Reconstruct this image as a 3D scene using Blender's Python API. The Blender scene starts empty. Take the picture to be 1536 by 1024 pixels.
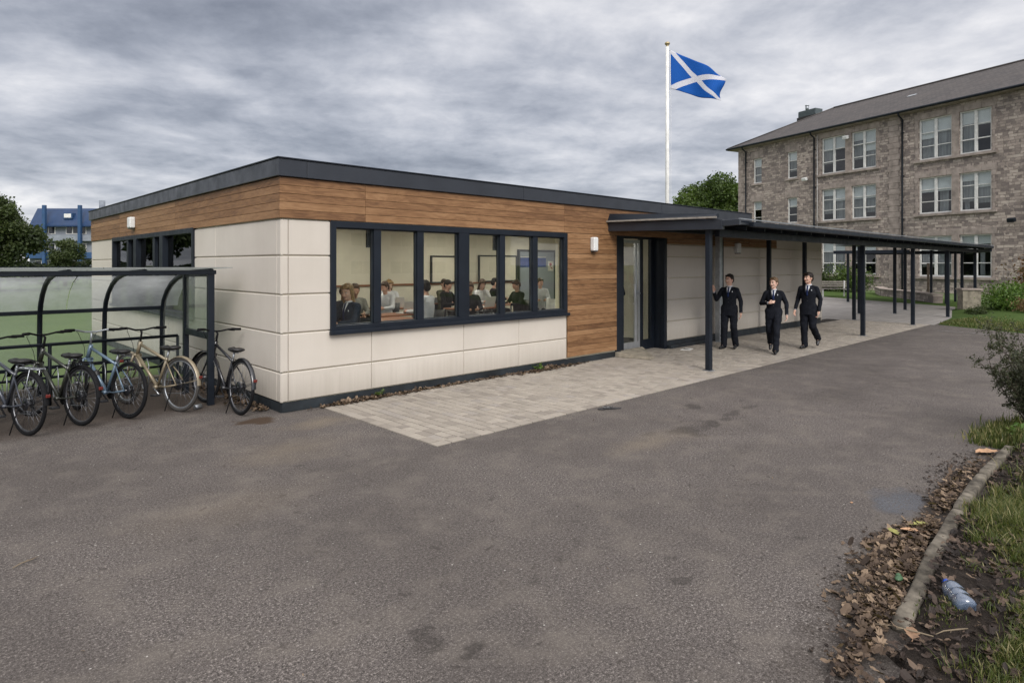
import bpy, math, random
import numpy as np
from mathutils import Vector, Matrix, Euler
random.seed(7); RNG = np.random.default_rng(7)
R = math.radians
sc = bpy.context.scene
COL = sc.collection
PI = math.pi

# ------------------------------------------------------------------ mesh builder
class MB:
    def __init__(s):
        s.v = []; s.f = []; s.mi = []; s.sm = []
    def _add(s, vs, fs, mi=0, sm=False):
        o = len(s.v); s.v.extend([tuple(p) for p in vs])
        for f in fs:
            s.f.append(tuple(i + o for i in f)); s.mi.append(mi); s.sm.append(sm)
        return s
    def box(s, x0, x1, y0, y1, z0, z1, mi=0):
        if x0 > x1: x0, x1 = x1, x0
        if y0 > y1: y0, y1 = y1, y0
        if z0 > z1: z0, z1 = z1, z0
        v = [(x0,y0,z0),(x1,y0,z0),(x1,y1,z0),(x0,y1,z0),(x0,y0,z1),(x1,y0,z1),(x1,y1,z1),(x0,y1,z1)]
        return s._add(v, [(0,3,2,1),(4,5,6,7),(0,1,5,4),(1,2,6,5),(2,3,7,6),(3,0,4,7)], mi)
    def obox(s, c, size, rot=(0,0,0), mi=0):
        m = Euler(rot).to_matrix(); c = Vector(c); hx,hy,hz = [q/2 for q in size]
        v = [c + m @ Vector(p) for p in [(-hx,-hy,-hz),(hx,-hy,-hz),(hx,hy,-hz),(-hx,hy,-hz),(-hx,-hy,hz),(hx,-hy,hz),(hx,hy,hz),(-hx,hy,hz)]]
        return s._add(v, [(0,3,2,1),(4,5,6,7),(0,1,5,4),(1,2,6,5),(2,3,7,6),(3,0,4,7)], mi)
    def bar(s, a, b, w, h, mi=0, up=(0,0,1)):
        a = Vector(a); b = Vector(b); d = (b-a).normalized(); u = Vector(up)
        sd = d.cross(u)
        if sd.length < 1e-4: sd = d.cross(Vector((0,1,0)))
        sd.normalize(); u = sd.cross(d)
        v = []
        for p in (a, b):
            for q, r in ((-1,-1),(1,-1),(1,1),(-1,1)):
                v.append(p + sd*q*w/2 + u*r*h/2)
        return s._add(v, [(0,1,2,3),(7,6,5,4),(0,4,5,1),(1,5,6,2),(2,6,7,3),(3,7,4,0)], mi)
    def tube(s, pts, r, n=8, mi=0, closed=False, sy=1.0):
        pts = [Vector(p) for p in pts]; N = len(pts)
        rs = r if isinstance(r, (list, tuple)) else [r]*N
        ref = None; vs = []
        for i, p in enumerate(pts):
            if closed: d = pts[(i+1)%N] - pts[i-1]
            else: d = pts[min(i+1,N-1)] - pts[max(i-1,0)]
            if d.length < 1e-9: d = Vector((0,0,1))
            d.normalize()
            if ref is None:
                ref = Vector((0,0,1)) if abs(d.z) < .9 else Vector((1,0,0))
                ref = (ref - d*ref.dot(d)).normalized()
            else:
                q = ref - d*ref.dot(d)
                if q.length > 1e-6: ref = q.normalized()
            b = d.cross(ref)
            for k in range(n):
                a = 2*PI*k/n
                vs.append(p + (ref*math.cos(a) + b*math.sin(a)*sy)*rs[i])
        fs = []
        M_ = N if closed else N-1
        for i in range(M_):
            j = (i+1) % N
            for k in range(n):
                fs.append((i*n+k, i*n+(k+1)%n, j*n+(k+1)%n, j*n+k))
        s._add(vs, fs, mi, True)
        if not closed:
            o = len(s.v) - len(vs)
            s.f.append(tuple(o+k for k in reversed(range(n)))); s.mi.append(mi); s.sm.append(False)
            s.f.append(tuple(o+(N-1)*n+k for k in range(n))); s.mi.append(mi); s.sm.append(False)
        return s
    def ell(s, c, rad, rot=(0,0,0), n=16, m=10, mi=0):
        c = Vector(c); mt = Euler(rot).to_matrix(); vs = [c + mt @ Vector((0,0,-rad[2]))]
        for i in range(1, m):
            t = -PI/2 + PI*i/m
            for k in range(n):
                a = 2*PI*k/n
                vs.append(c + mt @ Vector((rad[0]*math.cos(t)*math.cos(a), rad[1]*math.cos(t)*math.sin(a), rad[2]*math.sin(t))))
        vs.append(c + mt @ Vector((0,0,rad[2])))
        fs = [(0, 1+(k+1)%n, 1+k) for k in range(n)]
        for i in range(m-2):
            for k in range(n):
                a = 1+i*n
                fs.append((a+k, a+(k+1)%n, a+n+(k+1)%n, a+n+k))
        L = len(vs)-1; a = 1+(m-2)*n
        fs += [(a+k, a+(k+1)%n, L) for k in range(n)]
        return s._add(vs, fs, mi, True)
    def cap(s, a, b, ra, rb, n=12, mi=0):      # tapered capsule
        a = Vector(a); b = Vector(b); d = b-a
        if d.length < 1e-6: return s.ell(a, (ra,)*3)
        d.normalize(); pts = []; rs = []
        for t in (-80,-50,-25,0):
            pts.append(a + d*ra*math.sin(R(t))); rs.append(max(ra*math.cos(R(t)), 1e-4))
        for t in (0,25,50,80):
            pts.append(b + d*rb*math.sin(R(t))); rs.append(max(rb*math.cos(R(t)), 1e-4))
        return s.tube(pts, rs, n, mi)
    def loft(s, rings, n=20, mi=0, p=2.0):     # rings: (x, y, z, a, b) elliptical horizontal rings
        vs = []
        for (x,y,z,a,b) in rings:
            for k in range(n):
                t = 2*PI*k/n; ct, st = math.cos(t), math.sin(t)
                vs.append((x + a*math.copysign(abs(ct)**(2/p), ct), y + b*math.copysign(abs(st)**(2/p), st), z))
        fs = []
        for i in range(len(rings)-1):
            for k in range(n):
                fs.append((i*n+k, i*n+(k+1)%n, (i+1)*n+(k+1)%n, (i+1)*n+k))
        fs.append(tuple(reversed(range(n)))); fs.append(tuple((len(rings)-1)*n+k for k in range(n)))
        return s._add(vs, fs, mi, True)
    def lathe(s, prof, c=(0,0,0), n=20, mi=0, axis=None):
        vs = []; c = Vector(c); mt = Matrix.Identity(3) if axis is None else Vector((0,0,1)).rotation_difference(Vector(axis)).to_matrix()
        for (r,z) in prof:
            for k in range(n):
                a = 2*PI*k/n; vs.append(c + mt @ Vector((r*math.cos(a), r*math.sin(a), z)))
        fs = []
        for i in range(len(prof)-1):
            for k in range(n):
                fs.append((i*n+k, i*n+(k+1)%n, (i+1)*n+(k+1)%n, (i+1)*n+k))
        fs.append(tuple(reversed(range(n)))); fs.append(tuple((len(prof)-1)*n+k for k in range(n)))
        return s._add(vs, fs, mi, True)
    def poly(s, pts, z0, z1, mi=0):            # vertical prism on a plan polygon (ccw)
        n = len(pts)
        vs = [(p[0],p[1],z0) for p in pts] + [(p[0],p[1],z1) for p in pts]
        fs = [tuple(reversed(range(n))), tuple(range(n,2*n))] + [(i,(i+1)%n,n+(i+1)%n,n+i) for i in range(n)]
        return s._add(vs, fs, mi)
    def sheet(s, pts, mi=0):
        return s._add(pts, [tuple(range(len(pts)))], mi)
    def build(s, name, mats, parent=None, bevel=0, loc=None, rot=None, remesh=0, smooth_it=0, rnd=False, seg=2, subd=0):
        me = bpy.data.meshes.new(name); me.from_pydata(s.v, [], s.f)
        if not isinstance(mats, (list, tuple)): mats = [mats]
        for m in mats: me.materials.append(m)
        me.polygons.foreach_set('material_index', s.mi); me.polygons.foreach_set('use_smooth', s.sm)
        me.update()
        o = bpy.data.objects.new(name, me); COL.objects.link(o)
        if parent: o.parent = parent
        if loc: o.location = loc
        if rot: o.rotation_euler = rot
        if bevel:
            b = o.modifiers.new('b','BEVEL'); b.width = bevel; b.segments = seg; b.limit_method = 'ANGLE'; b.angle_limit = R(40)
            b.harden_normals = False
        if remesh:
            m = o.modifiers.new('r','REMESH'); m.mode = 'VOXEL'; m.voxel_size = remesh; m.use_smooth_shade = True
            if smooth_it:
                m = o.modifiers.new('s','SMOOTH'); m.factor = .5; m.iterations = smooth_it
        if subd:
            m = o.modifiers.new('u','SUBSURF'); m.levels = m.render_levels = subd
        if rnd: add_rnd(me)
        return o

def add_rnd(me, per=1):
    """one random number per face (or per run of `per` faces), natural variety of blocks / leaves"""
    n = len(me.polygons); a = me.attributes.new('rnd','FLOAT','FACE')
    vals = np.repeat(RNG.random(n//per+1), per)[:n].astype(np.float32)
    a.data.foreach_set('value', vals)

def big_mesh(name, V, Fq, mats, parent=None, rnd_vals=None, smooth=False, loc=None):
    """V (n,3), Fq (m,4) quads, fast path"""
    me = bpy.data.meshes.new(name)
    V = np.asarray(V, dtype=np.float32); Fq = np.asarray(Fq, dtype=np.int32); k = Fq.shape[1]
    me.vertices.add(len(V)); me.vertices.foreach_set('co', V.ravel())
    me.loops.add(Fq.size); me.loops.foreach_set('vertex_index', Fq.ravel())
    me.polygons.add(len(Fq)); me.polygons.foreach_set('loop_start', np.arange(0, Fq.size, k, dtype=np.int32))
    try: me.polygons.foreach_set('loop_total', np.full(len(Fq), k, dtype=np.int32))
    except Exception: pass
    me.polygons.foreach_set('use_smooth', np.full(len(Fq), smooth, dtype=bool))
    if not isinstance(mats, (list,tuple)): mats = [mats]
    for m in mats: me.materials.append(m)
    me.update(calc_edges=True)
    a = me.attributes.new('rnd','FLOAT','FACE')
    if rnd_vals is None: rnd_vals = RNG.random(len(Fq))
    a.data.foreach_set('value', np.asarray(rnd_vals, dtype=np.float32))
    o = bpy.data.objects.new(name, me); COL.objects.link(o)
    if parent: o.parent = parent
    if loc: o.location = loc
    return o

def tag(o, label=None, cat=None, group=None, kind=None):
    if label: o['label'] = label
    if cat: o['category'] = cat
    if group: o['group'] = group
    if kind: o['kind'] = kind
    return o
def empty(name, loc=(0,0,0), rot=(0,0,0), label=None, cat=None, group=None):
    o = bpy.data.objects.new(name, None); COL.objects.link(o); o.location = loc; o.rotation_euler = rot
    o.empty_display_size = .1
    return tag(o, label, cat, group)
def copy_tree(o, parent=None):
    c = o.copy(); COL.objects.link(c); c.parent = parent
    for ch in list(o.children): copy_tree(ch, c)
    return c

# ------------------------------------------------------------------ materials
class NT:
    def __init__(s, name, world=False):
        if world: s.m = None; return
        s.m = bpy.data.materials.new(name); s.m.use_nodes = True; s.t = s.m.node_tree; s.t.nodes.clear()
        s.out = s.n('ShaderNodeOutputMaterial')
    def n(s, typ, **kw):
        nd = s.t.nodes.new(typ)
        for k, v in kw.items():
            if k.startswith('i_'):
                nd.inputs[k[2:].replace('_',' ')].default_value = v
            else: setattr(nd, k, v)
        return nd
    def l(s, a, b): s.t.links.new(a, b)
    def coord(s, scale=(1,1,1), rot=(0,0,0), loc=(0,0,0), kind='Object'):
        tc = s.n('ShaderNodeTexCoord'); mp = s.n('ShaderNodeMapping')
        mp.inputs['Scale'].default_value = scale; mp.inputs['Rotation'].default_value = rot; mp.inputs['Location'].default_value = loc
        s.l(tc.outputs[kind], mp.inputs['Vector']); return mp.outputs['Vector']
    def noise(s, vec, scale=5, detail=4, rough=.55, dist=0):
        nd = s.n('ShaderNodeTexNoise'); nd.inputs['Scale'].default_value = scale; nd.inputs['Detail'].default_value = detail
        nd.inputs['Roughness'].default_value = rough; nd.inputs['Distortion'].default_value = dist
        if vec is not None: s.l(vec, nd.inputs['Vector'])
        return nd.outputs['Fac']
    def math(s, op, a, b=None, c=None, clamp=False):
        nd = s.n('ShaderNodeMath', operation=op); nd.use_clamp = clamp
        for i, q in enumerate((a,b,c)):
            if q is None: continue
            if isinstance(q, (int,float)): nd.inputs[i].default_value = q
            else: s.l(q, nd.inputs[i])
        return nd.outputs[0]
    def vmath(s, op, a, b=None):
        nd = s.n('ShaderNodeVectorMath', operation=op)
        for i, q in enumerate((a,b)):
            if q is None: continue
            if isinstance(q, (tuple,list)): nd.inputs[i].default_value = q
            else: s.l(q, nd.inputs[i])
        return nd.outputs[0] if op not in ('LENGTH','DISTANCE','DOT_PRODUCT') else nd.outputs['Value']
    def ramp(s, fac, stops, interp='LINEAR'):
        nd = s.n('ShaderNodeValToRGB'); cr = nd.color_ramp; cr.interpolation = interp
        while len(cr.elements) < len(stops): cr.elements.new(.5)
        for e, (p, c) in zip(cr.elements, stops):
            e.position = p; e.color = (c if len(c) == 4 else (*c, 1)) if not isinstance(c,(int,float)) else (c,c,c,1)
        s.l(fac, nd.inputs['Fac']); return nd.outputs['Color']
    def mr(s, v, a, b, c=0, d=1):
        nd = s.n('ShaderNodeMapRange'); nd.inputs['From Min'].default_value = a; nd.inputs['From Max'].default_value = b
        nd.inputs['To Min'].default_value = c; nd.inputs['To Max'].default_value = d
        s.l(v, nd.inputs['Value']); return nd.outputs['Result']
    def mix(s, fac, a, b, blend='MIX'):
        nd = s.n('ShaderNodeMix', data_type='RGBA', blend_type=blend); nd.clamp_factor = True
        def put(sock, q):
            if isinstance(q, (tuple,list)): sock.default_value = (*q[:3], 1)
            elif isinstance(q, (int,float)): sock.default_value = (q,q,q,1)
            else: s.l(q, sock)
        if isinstance(fac,(int,float)): nd.inputs[0].default_value = fac
        else: s.l(fac, nd.inputs[0])
        put(nd.inputs[6], a); put(nd.inputs[7], b); return nd.outputs[2]
    def bump(s, h, strength=.3, dist=.01, normal=None):
        nd = s.n('ShaderNodeBump'); nd.inputs['Strength'].default_value = strength; nd.inputs['Distance'].default_value = dist
        s.l(h, nd.inputs['Height'])
        if normal is not None: s.l(normal, nd.inputs['Normal'])
        return nd.outputs['Normal']
    def bsdf(s, color, rough=.6, metal=0, normal=None, spec=.5, trans=0, alpha=None, sheen=0, coat=0):
        p = s.n('ShaderNodeBsdfPrincipled')
        for nm, q in (('Base Color',color),('Roughness',rough),('Metallic',metal),('Specular IOR Level',spec),('Coat Weight',coat)):
            if isinstance(q, (tuple,list)): p.inputs[nm].default_value = (*q[:3],1)
            elif isinstance(q,(int,float)): p.inputs[nm].default_value = q
            else: s.l(q, p.inputs[nm])
        if normal is not None: s.l(normal, p.inputs['Normal'])
        s.last = p
        return p.outputs[0]
    def done(s, sh):
        s.l(sh, s.out.inputs['Surface']); return s.m

def P(name, col, rough=.6, metal=0, var=.12, vs=6, bump=0, bs=60, spec=.5, stretch=(1,1,1), coat=0, hue=None, rv=.1):
    t = NT(name); v = t.coord(stretch)
    n1 = t.noise(v, vs, 5, .6)
    c2 = tuple(max(0,c*(1-var*2)) for c in col) if hue is None else hue
    c1 = tuple(min(1,c*(1+var*.7)) for c in col)
    c = t.ramp(n1, [(.3,c2),(.7,c1)])
    nrm = None
    if bump: nrm = t.bump(t.noise(v, bs, 4, .6), bump, .004)
    r = t.mr(t.noise(v, vs*2.3, 3), .3, .7, max(.02,rough-rv), min(1,rough+rv))
    return t.done(t.bsdf(c, r, metal, nrm, spec, coat=coat))

def glass_mat(name, tint=(.9,.93,.92), refl=1.0, rough=0.0, milky=0.0, milk=(.6,.62,.6)):
    t = NT(name); fr = t.n('ShaderNodeFresnel'); fr.inputs['IOR'].default_value = 1.5
    tr = t.n('ShaderNodeBsdfTransparent'); tr.inputs['Color'].default_value = (*tint,1)
    gl = t.n('ShaderNodeBsdfGlossy'); gl.inputs['Roughness'].default_value = rough
    mx = t.n('ShaderNodeMixShader'); bf = t.n('ShaderNodeNewGeometry'); t.l(t.math('MULTIPLY', t.math('MULTIPLY', fr.outputs[0], refl, clamp=True), t.math('SUBTRACT', 1.0, bf.outputs['Backfacing'])), mx.inputs[0])
    a = tr.outputs[0]
    if milky:
        df = t.n('ShaderNodeBsdfDiffuse'); df.inputs['Color'].default_value = (*milk,1)
        m2 = t.n('ShaderNodeMixShader'); v = t.coord()
        t.l(t.mr(t.noise(v, 1.7, 5, .6), .3, .75, milky*.6, milky*1.5), m2.inputs[0])
        tl = t.n('ShaderNodeBsdfTranslucent'); tl.inputs['Color'].default_value = (*milk,1); m3 = t.n('ShaderNodeMixShader'); m3.inputs[0].default_value = .55; t.l(df.outputs[0], m3.inputs[1]); t.l(tl.outputs[0], m3.inputs[2])
        t.l(a, m2.inputs[1]); t.l(m3.outputs[0], m2.inputs[2]); a = m2.outputs[0]
    t.l(a, mx.inputs[1]); t.l(gl.outputs[0], mx.inputs[2])
    return t.done(mx.outputs[0])

def leaf_mat(name, cols, trans=.25, rough=.5):
    """cols: list of colours picked by each leaf's own random number"""
    t = NT(name); at = t.n('ShaderNodeAttribute', attribute_name='rnd')
    n = len(cols); c = t.ramp(at.outputs['Fac'], [((i)/(n-1) if n > 1 else 0, q) for i, q in enumerate(cols)])
    d = t.bsdf(c, rough, spec=.3)
    tr = t.n('ShaderNodeBsdfTranslucent'); t.l(t.mix(1.0, c, (1.3,1.5,.6), 'MULTIPLY'), tr.inputs['Color'])
    mx = t.n('ShaderNodeMixShader'); mx.inputs[0].default_value = trans
    t.l(d, mx.inputs[1]); t.l(tr.outputs[0], mx.inputs[2]); return t.done(mx.outputs[0])

MT = {}
MT['navy'] = P('painted_dark_steel', (.009,.013,.020), .48, 0, .15, 3, .05, 200, spec=.3, rv=.08)
MT['fascia'] = P('fascia_metal', (.024,.028,.036), .38, .0, .10, 2, .03, 150)
MT['plinth'] = P('plinth_metal', (.017,.023,.028), .6, 0, .35, 3, .2, 40)
MT['black'] = P('black_rubber', (.008,.008,.009), .8, 0, .2, 20, .1, 200, spec=.2)
MT['blackgloss'] = P('black_paint', (.012,.013,.016), .3, 0, .2, 10, coat=.3)
MT['chrome'] = P('worn_chrome', (.55,.56,.57), .28, 1, .15, 12)
MT['spoke'] = P('dull_spoke_steel', (.20,.20,.21), .4, .9, .15, 12)
MT['steel'] = P('galvanised_steel', (.42,.44,.46), .45, .85, .15, 8, .1, 60)
MT['alu'] = P('silver_aluminium', (.50,.51,.52), .38, .7, .06, 6)
MT['whiteplastic'] = P('white_plastic', (.68,.68,.66), .45, 0, .05, 4)
MT['whitepaint'] = P('white_frame_paint', (.70,.69,.65), .5, 0, .12, 5, .05, 80)
MT['cream'] = P('cream_wall', (.68,.645,.53), .8, 0, .04, 2)
MT['creamreveal'] = P('cream_reveal', (.72,.66,.50), .8, 0, .04, 2)
MT['ceiling'] = P('ceiling_tile', (.6,.58,.52), .9, 0, .05, 2)
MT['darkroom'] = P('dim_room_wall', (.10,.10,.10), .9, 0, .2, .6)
MT['woodtop'] = P('desk_top_wood', (.26,.10,.045), .45, 0, .15, 6, stretch=(1,8,1))
MT['floorint'] = P('indoor_carpet', (.05,.05,.055), .9, 0, .1, 30)
MT['blackplastic'] = P('black_plastic', (.02,.02,.022), .5, 0, .1, 10)
MT['whitechair'] = P('white_chair_shell', (.62,.62,.6), .4, 0, .05, 6)
MT['glass'] = glass_mat('window_glass', (.9,.92,.90), 1.9)
MT['glass_dark'] = glass_mat('grey_window_glass', (.42,.46,.46), 1.0)
MT['poly'] = glass_mat('shelter_polycarbonate', (.88,.92,.89), 1.3, .12, .24, (.62,.66,.63))
MT['poly_top'] = glass_mat('shelter_curved_sheet', (.86,.90,.88), 1.3, .12, .52, (.66,.69,.68))
MT['poly_roof'] = glass_mat('shelter_roof_sheet', (.8,.83,.82), 1.2, .15, .45, (.6,.62,.6))
MT['rail'] = P('timber_rail', (.30,.27,.23), .8, 0, .2, 8)

def timber():
    t = NT('timber_cladding_boards'); tc = t.n('ShaderNodeTexCoord'); sp = t.n('ShaderNodeSeparateXYZ'); t.l(tc.outputs['Object'], sp.inputs[0])
    along = t.math('SUBTRACT', sp.outputs[0], sp.outputs[1])
    at = t.n('ShaderNodeAttribute', attribute_name='rnd'); r = at.outputs['Fac']
    def vec(sx, sz, off=9.0):
        cb = t.n('ShaderNodeCombineXYZ'); t.l(t.math('ADD', t.math('MULTIPLY', along, sx), t.math('MULTIPLY', r, off)), cb.inputs[0])
        t.l(t.math('MULTIPLY', sp.outputs[2], sz), cb.inputs[1]); t.l(t.math('MULTIPLY', r, 31.0), cb.inputs[2]); return cb.outputs[0]
    # cathedral grain: distorted rings along the board
    warp = t.noise(vec(1.1, 5), 1.0, 4, .6, .6)
    ring = t.math('SINE', t.math('ADD', t.math('MULTIPLY', warp, 46.0), t.math('MULTIPLY', sp.outputs[2], 30.0)))
    fine = t.noise(vec(3, 130), 1.0, 5, .7, .2)
    patch = t.noise(vec(.7, 3.0), 1.0, 3, .6)
    knots = t.noise(vec(2.6, 13), 1.0, 2, .5)
    a = t.math('ADD', t.math('MULTIPLY', ring, .055), t.math('MULTIPLY', fine, .75))
    a = t.math('ADD', a, t.math('MULTIPLY', patch, .55))
    a = t.math('ADD', a, t.math('MULTIPLY', t.math('SUBTRACT', r, .5), .22))
    c = t.ramp(t.math('MULTIPLY', a, .78), [(.20,(.046,.022,.010)),(.38,(.132,.064,.028)),(.52,(.225,.118,.053)),(.70,(.325,.185,.092))])
    kn = t.mr(knots, .68, .76, 0, .7)
    c = t.mix(kn, c, (.055,.026,.013))
    nrm = t.bump(t.math('ADD', fine, t.math('MULTIPLY', ring, .15)), .35, .003)
    return t.done(t.bsdf(c, t.mr(fine,.3,.7,.45,.7), 0, nrm, .35))
MT['timber'] = timber()

def cladding():
    t = NT('render_cladding_panel'); v = t.coord(); at = t.n('ShaderNodeAttribute', attribute_name='rnd')
    big = t.noise(v, .9, 4, .6); sp = t.noise(t.coord((60,60,60)), 4, 3, .7); st = t.noise(t.coord((14,14,.5)), 1, 4, .65)
    f = t.math('ADD', t.math('MULTIPLY', big, .42), t.math('ADD', t.math('MULTIPLY', sp, .50), t.math('MULTIPLY', st, .08)))
    c = t.ramp(f, [(.30,(.455,.41,.35)),(.50,(.55,.502,.435)),(.7,(.61,.565,.50))])
    c = t.mix(t.math('MULTIPLY', at.outputs['Fac'], .12), c, (.40,.37,.33))
    # splash dirt near the ground: a stain on the panels
    sp3 = t.n('ShaderNodeSeparateXYZ'); tc = t.n('ShaderNodeTexCoord'); t.l(tc.outputs['Object'], sp3.inputs[0])
    low = t.mr(t.math('ADD', sp3.outputs[2], t.math('MULTIPLY', st, -.45)), -.12, .22, .55, 0)
    c = t.mix(low, c, (.30,.265,.215))
    return t.done(t.bsdf(c, .85, 0, t.bump(t.noise(v, 260, 3, .7), .25, .003), .25))
MT['clad'] = cladding()

def asphalt():
    t = NT('worn_asphalt'); v = t.coord()
    f1 = t.noise(v, 130, 3, .8); f2 = t.noise(v, 55, 4, .75); big = t.noise(v, .55, 5, .6, .4); mid = t.noise(v, 2.6, 5, .65)
    vo = t.n('ShaderNodeTexVoronoi'); vo.inputs['Scale'].default_value = 75; t.l(v, vo.inputs['Vector'])
    g = t.math('ADD', t.math('MULTIPLY', f1, .55), t.math('MULTIPLY', f2, .45))
    c = t.ramp(g, [(.37,(.014,.012,.011)),(.47,(.076,.066,.060)),(.54,(.136,.120,.109)),(.63,(.38,.34,.31))])
    c = t.mix(t.mr(big, .35, .62, .50, 0), c, (.060,.052,.047))
    c = t.mix(t.mr(mid, .48, .70, 0, .50), c, (.160,.140,.119))
    c = t.mix(t.mr(t.noise(v, 6.5, 4, .7), .28, .46, .38, 0), c, (.060,.053,.050))
    c = t.mix(t.mr(t.noise(v, 11, 3, .6, .8), .63, .70, 0, .6), c, (.045,.038,.034))
    # pale chippings
    sepc = t.n('ShaderNodeSeparateColor'); t.l(vo.outputs['Color'], sepc.inputs[0])
    chip = t.math('MULTIPLY', t.math('GREATER_THAN', sepc.outputs[0], .9985), t.math('LESS_THAN', vo.outputs['Distance'], .42))
    c = t.mix(chip, c, (.36,.34,.31))
    # stains with a shape of their own
    wp = t.n('ShaderNodeTexNoise'); wp.inputs['Scale'].default_value = 3.2; wp.inputs['Detail'].default_value = 4; t.l(v, wp.inputs['Vector'])
    wv = t.vmath('ADD', v, t.vmath('MULTIPLY', t.vmath('SUBTRACT', wp.outputs['Color'], (.5,.5,.5)), (.55,.55,0)))
    wet = None
    def spot(x, y, rx, ry, soft=.5, amt=1):
        d = t.vmath('LENGTH', t.vmath('MULTIPLY', t.vmath('SUBTRACT', wv, (x,y,0)), (1/rx,1/ry,0)))
        return t.mr(d, 1-soft, 1, amt, 0)
    dark = None
    for q in [(4.05,-3.36,.24,.13,.3,.75),(2.97,-3.94,.28,.16,.4,.8),(3.37,-3.92,.20,.12,.4,.7),(3.72,-4.0,.16,.08,.4,.6),(4.05,-3.93,.22,.1,.4,.6),
              (4.5,-3.95,.2,.09,.4,.6),(2.5,-3.75,.15,.08,.4,.5),(-1.4,-5.31,.10,.06,.5,.85),(-1.56,-5.16,.13,.05,.5,.7),(-.43,-5.01,.07,.05,.5,.55),
              (-.07,-4.88,.05,.05,.5,.6),(.15,-4.72,.05,.04,.5,.5),(-.65,-5.14,.08,.05,.5,.5),(.79,-4.47,.05,.06,.5,.5),(.1,-5.46,.09,.05,.5,.5),(-2.0,-5.5,.10,.06,.5,.5),
              (-.39,-.16,.24,.16,.3,.9),(-.05,-5.62,.07,.05,.5,.7),(1.0,-5.9,.06,.05,.5,.7),(2.6,-4.7,.7,.3,.9,.35),(6.3,-4.4,1.2,.5,.9,.4),(9,-4,1.6,.5,.9,.4)]:
        s_ = spot(*q); dark = s_ if dark is None else t.math('MAXIMUM', dark, s_)
    dk = t.math('MULTIPLY', dark, t.mr(f2,.3,.65,1,.55), clamp=True)
    c = t.mix(dk, c, (.030,.026,.023))
    rust = spot(-.38,-.15,.27,.18,.35,.7)
    c = t.mix(rust, c, (.060,.036,.020))
    for q in [(.15,-.75,.6,.3,.9,.45),(-.6,-1.6,.8,.5,.95,.28),(2.3,-3.9,.9,.3,.9,.3),(-1.6,-2.7,.9,.5,.95,.18)]:
        c = t.mix(spot(*q), c, (.205,.165,.115))
    # damp soil washed out along the kerb and the verge, and round the cycle shelter
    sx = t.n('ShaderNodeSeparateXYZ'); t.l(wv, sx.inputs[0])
    e = t.math('ADD', sx.outputs[1], t.math('MULTIPLY', mid, .9))
    alongk = t.math('MULTIPLY', t.mr(sx.outputs[0], -1.0, .3, 0, 1), t.mr(sx.outputs[0], 3.9, 5.2, 1, 0))
    soil = t.math('MULTIPLY', t.mr(t.math('ADD', e, t.math('MULTIPLY', f2, .5)), -5.78, -5.62, .6, 0), alongk)
    c = t.mix(soil, c, (.035,.028,.022))
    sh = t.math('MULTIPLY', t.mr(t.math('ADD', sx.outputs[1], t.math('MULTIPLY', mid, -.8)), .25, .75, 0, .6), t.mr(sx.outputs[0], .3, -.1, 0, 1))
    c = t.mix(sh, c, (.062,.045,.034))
    # shallow water by the kerb
    pud = spot(2.25,-6.23,.40,.20,.45,1.0)
    pud2 = t.math('MULTIPLY', pud, t.mr(f2, .40,.52,.35,1), clamp=True)
    c = t.mix(pud2, c, (.05,.05,.055))
    rough = t.mix(pud2, t.mix(dk, .85, .55), .06)
    h = t.math('ADD', t.math('MULTIPLY', g, 1.0), t.math('MULTIPLY', vo.outputs['Distance'], .35))
    bm = t.n('ShaderNodeBump'); bm.inputs['Distance'].default_value = .006; t.l(h, bm.inputs['Height'])
    t.l(t.mr(pud2, 0, 1, .9, .05), bm.inputs['Strength'])
    return t.done(t.bsdf(c, rough, 0, bm.outputs[0], t.mr(pud2, 0, 1, .14, .6)))
MT['asphalt'] = asphalt()

def paving():
    t = NT('block_paving'); v = t.coord(); at = t.n('ShaderNodeAttribute', attribute_name='rnd')
    c = t.ramp(at.outputs['Fac'], [(0,(.235,.205,.172)),(.18,(.295,.26,.215)),(.6,(.34,.302,.25)),(.85,(.37,.328,.272)),(1,(.30,.27,.238))])
    f = t.noise(v, 90, 4, .7); b = t.noise(v, 1.1, 5, .65)
    c = t.mix(t.mr(f, .3, .7, .35, 0), c, (.12,.108,.095)); c = t.mix(t.mr(b, .45, .75, 0, .5), c, (.20,.178,.150))
    return t.done(t.bsdf(c, .85, 0, t.bump(f, .4, .004), .3))
MT['paving'] = paving()
def courtyard():
    t = NT('pale_courtyard_paving'); v = t.coord((1,1,1)); br = t.n('ShaderNodeTexBrick'); t.l(v, br.inputs['Vector'])
    br.inputs['Scale'].default_value = 1; br.inputs['Brick Width'].default_value = .45; br.inputs['Row Height'].default_value = .3
    br.inputs['Mortar Size'].default_value = .01; br.inputs['Color1'].default_value = (.33,.31,.285,1); br.inputs['Color2'].default_value = (.27,.25,.23,1)
    br.inputs['Mortar'].default_value = (.17,.16,.14,1)
    b = t.noise(v, .6, 6, .65); f = t.noise(v, 50, 3)
    c = t.mix(t.mr(b, .4, .7, 0, .5), br.outputs['Color'], (.20,.185,.17)); c = t.mix(t.mr(f,.3,.7,.2,0), c, (.14,.13,.12))
    return t.done(t.bsdf(c, .8, 0, t.bump(f,.2,.004), .3))
MT['court'] = courtyard()

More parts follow.
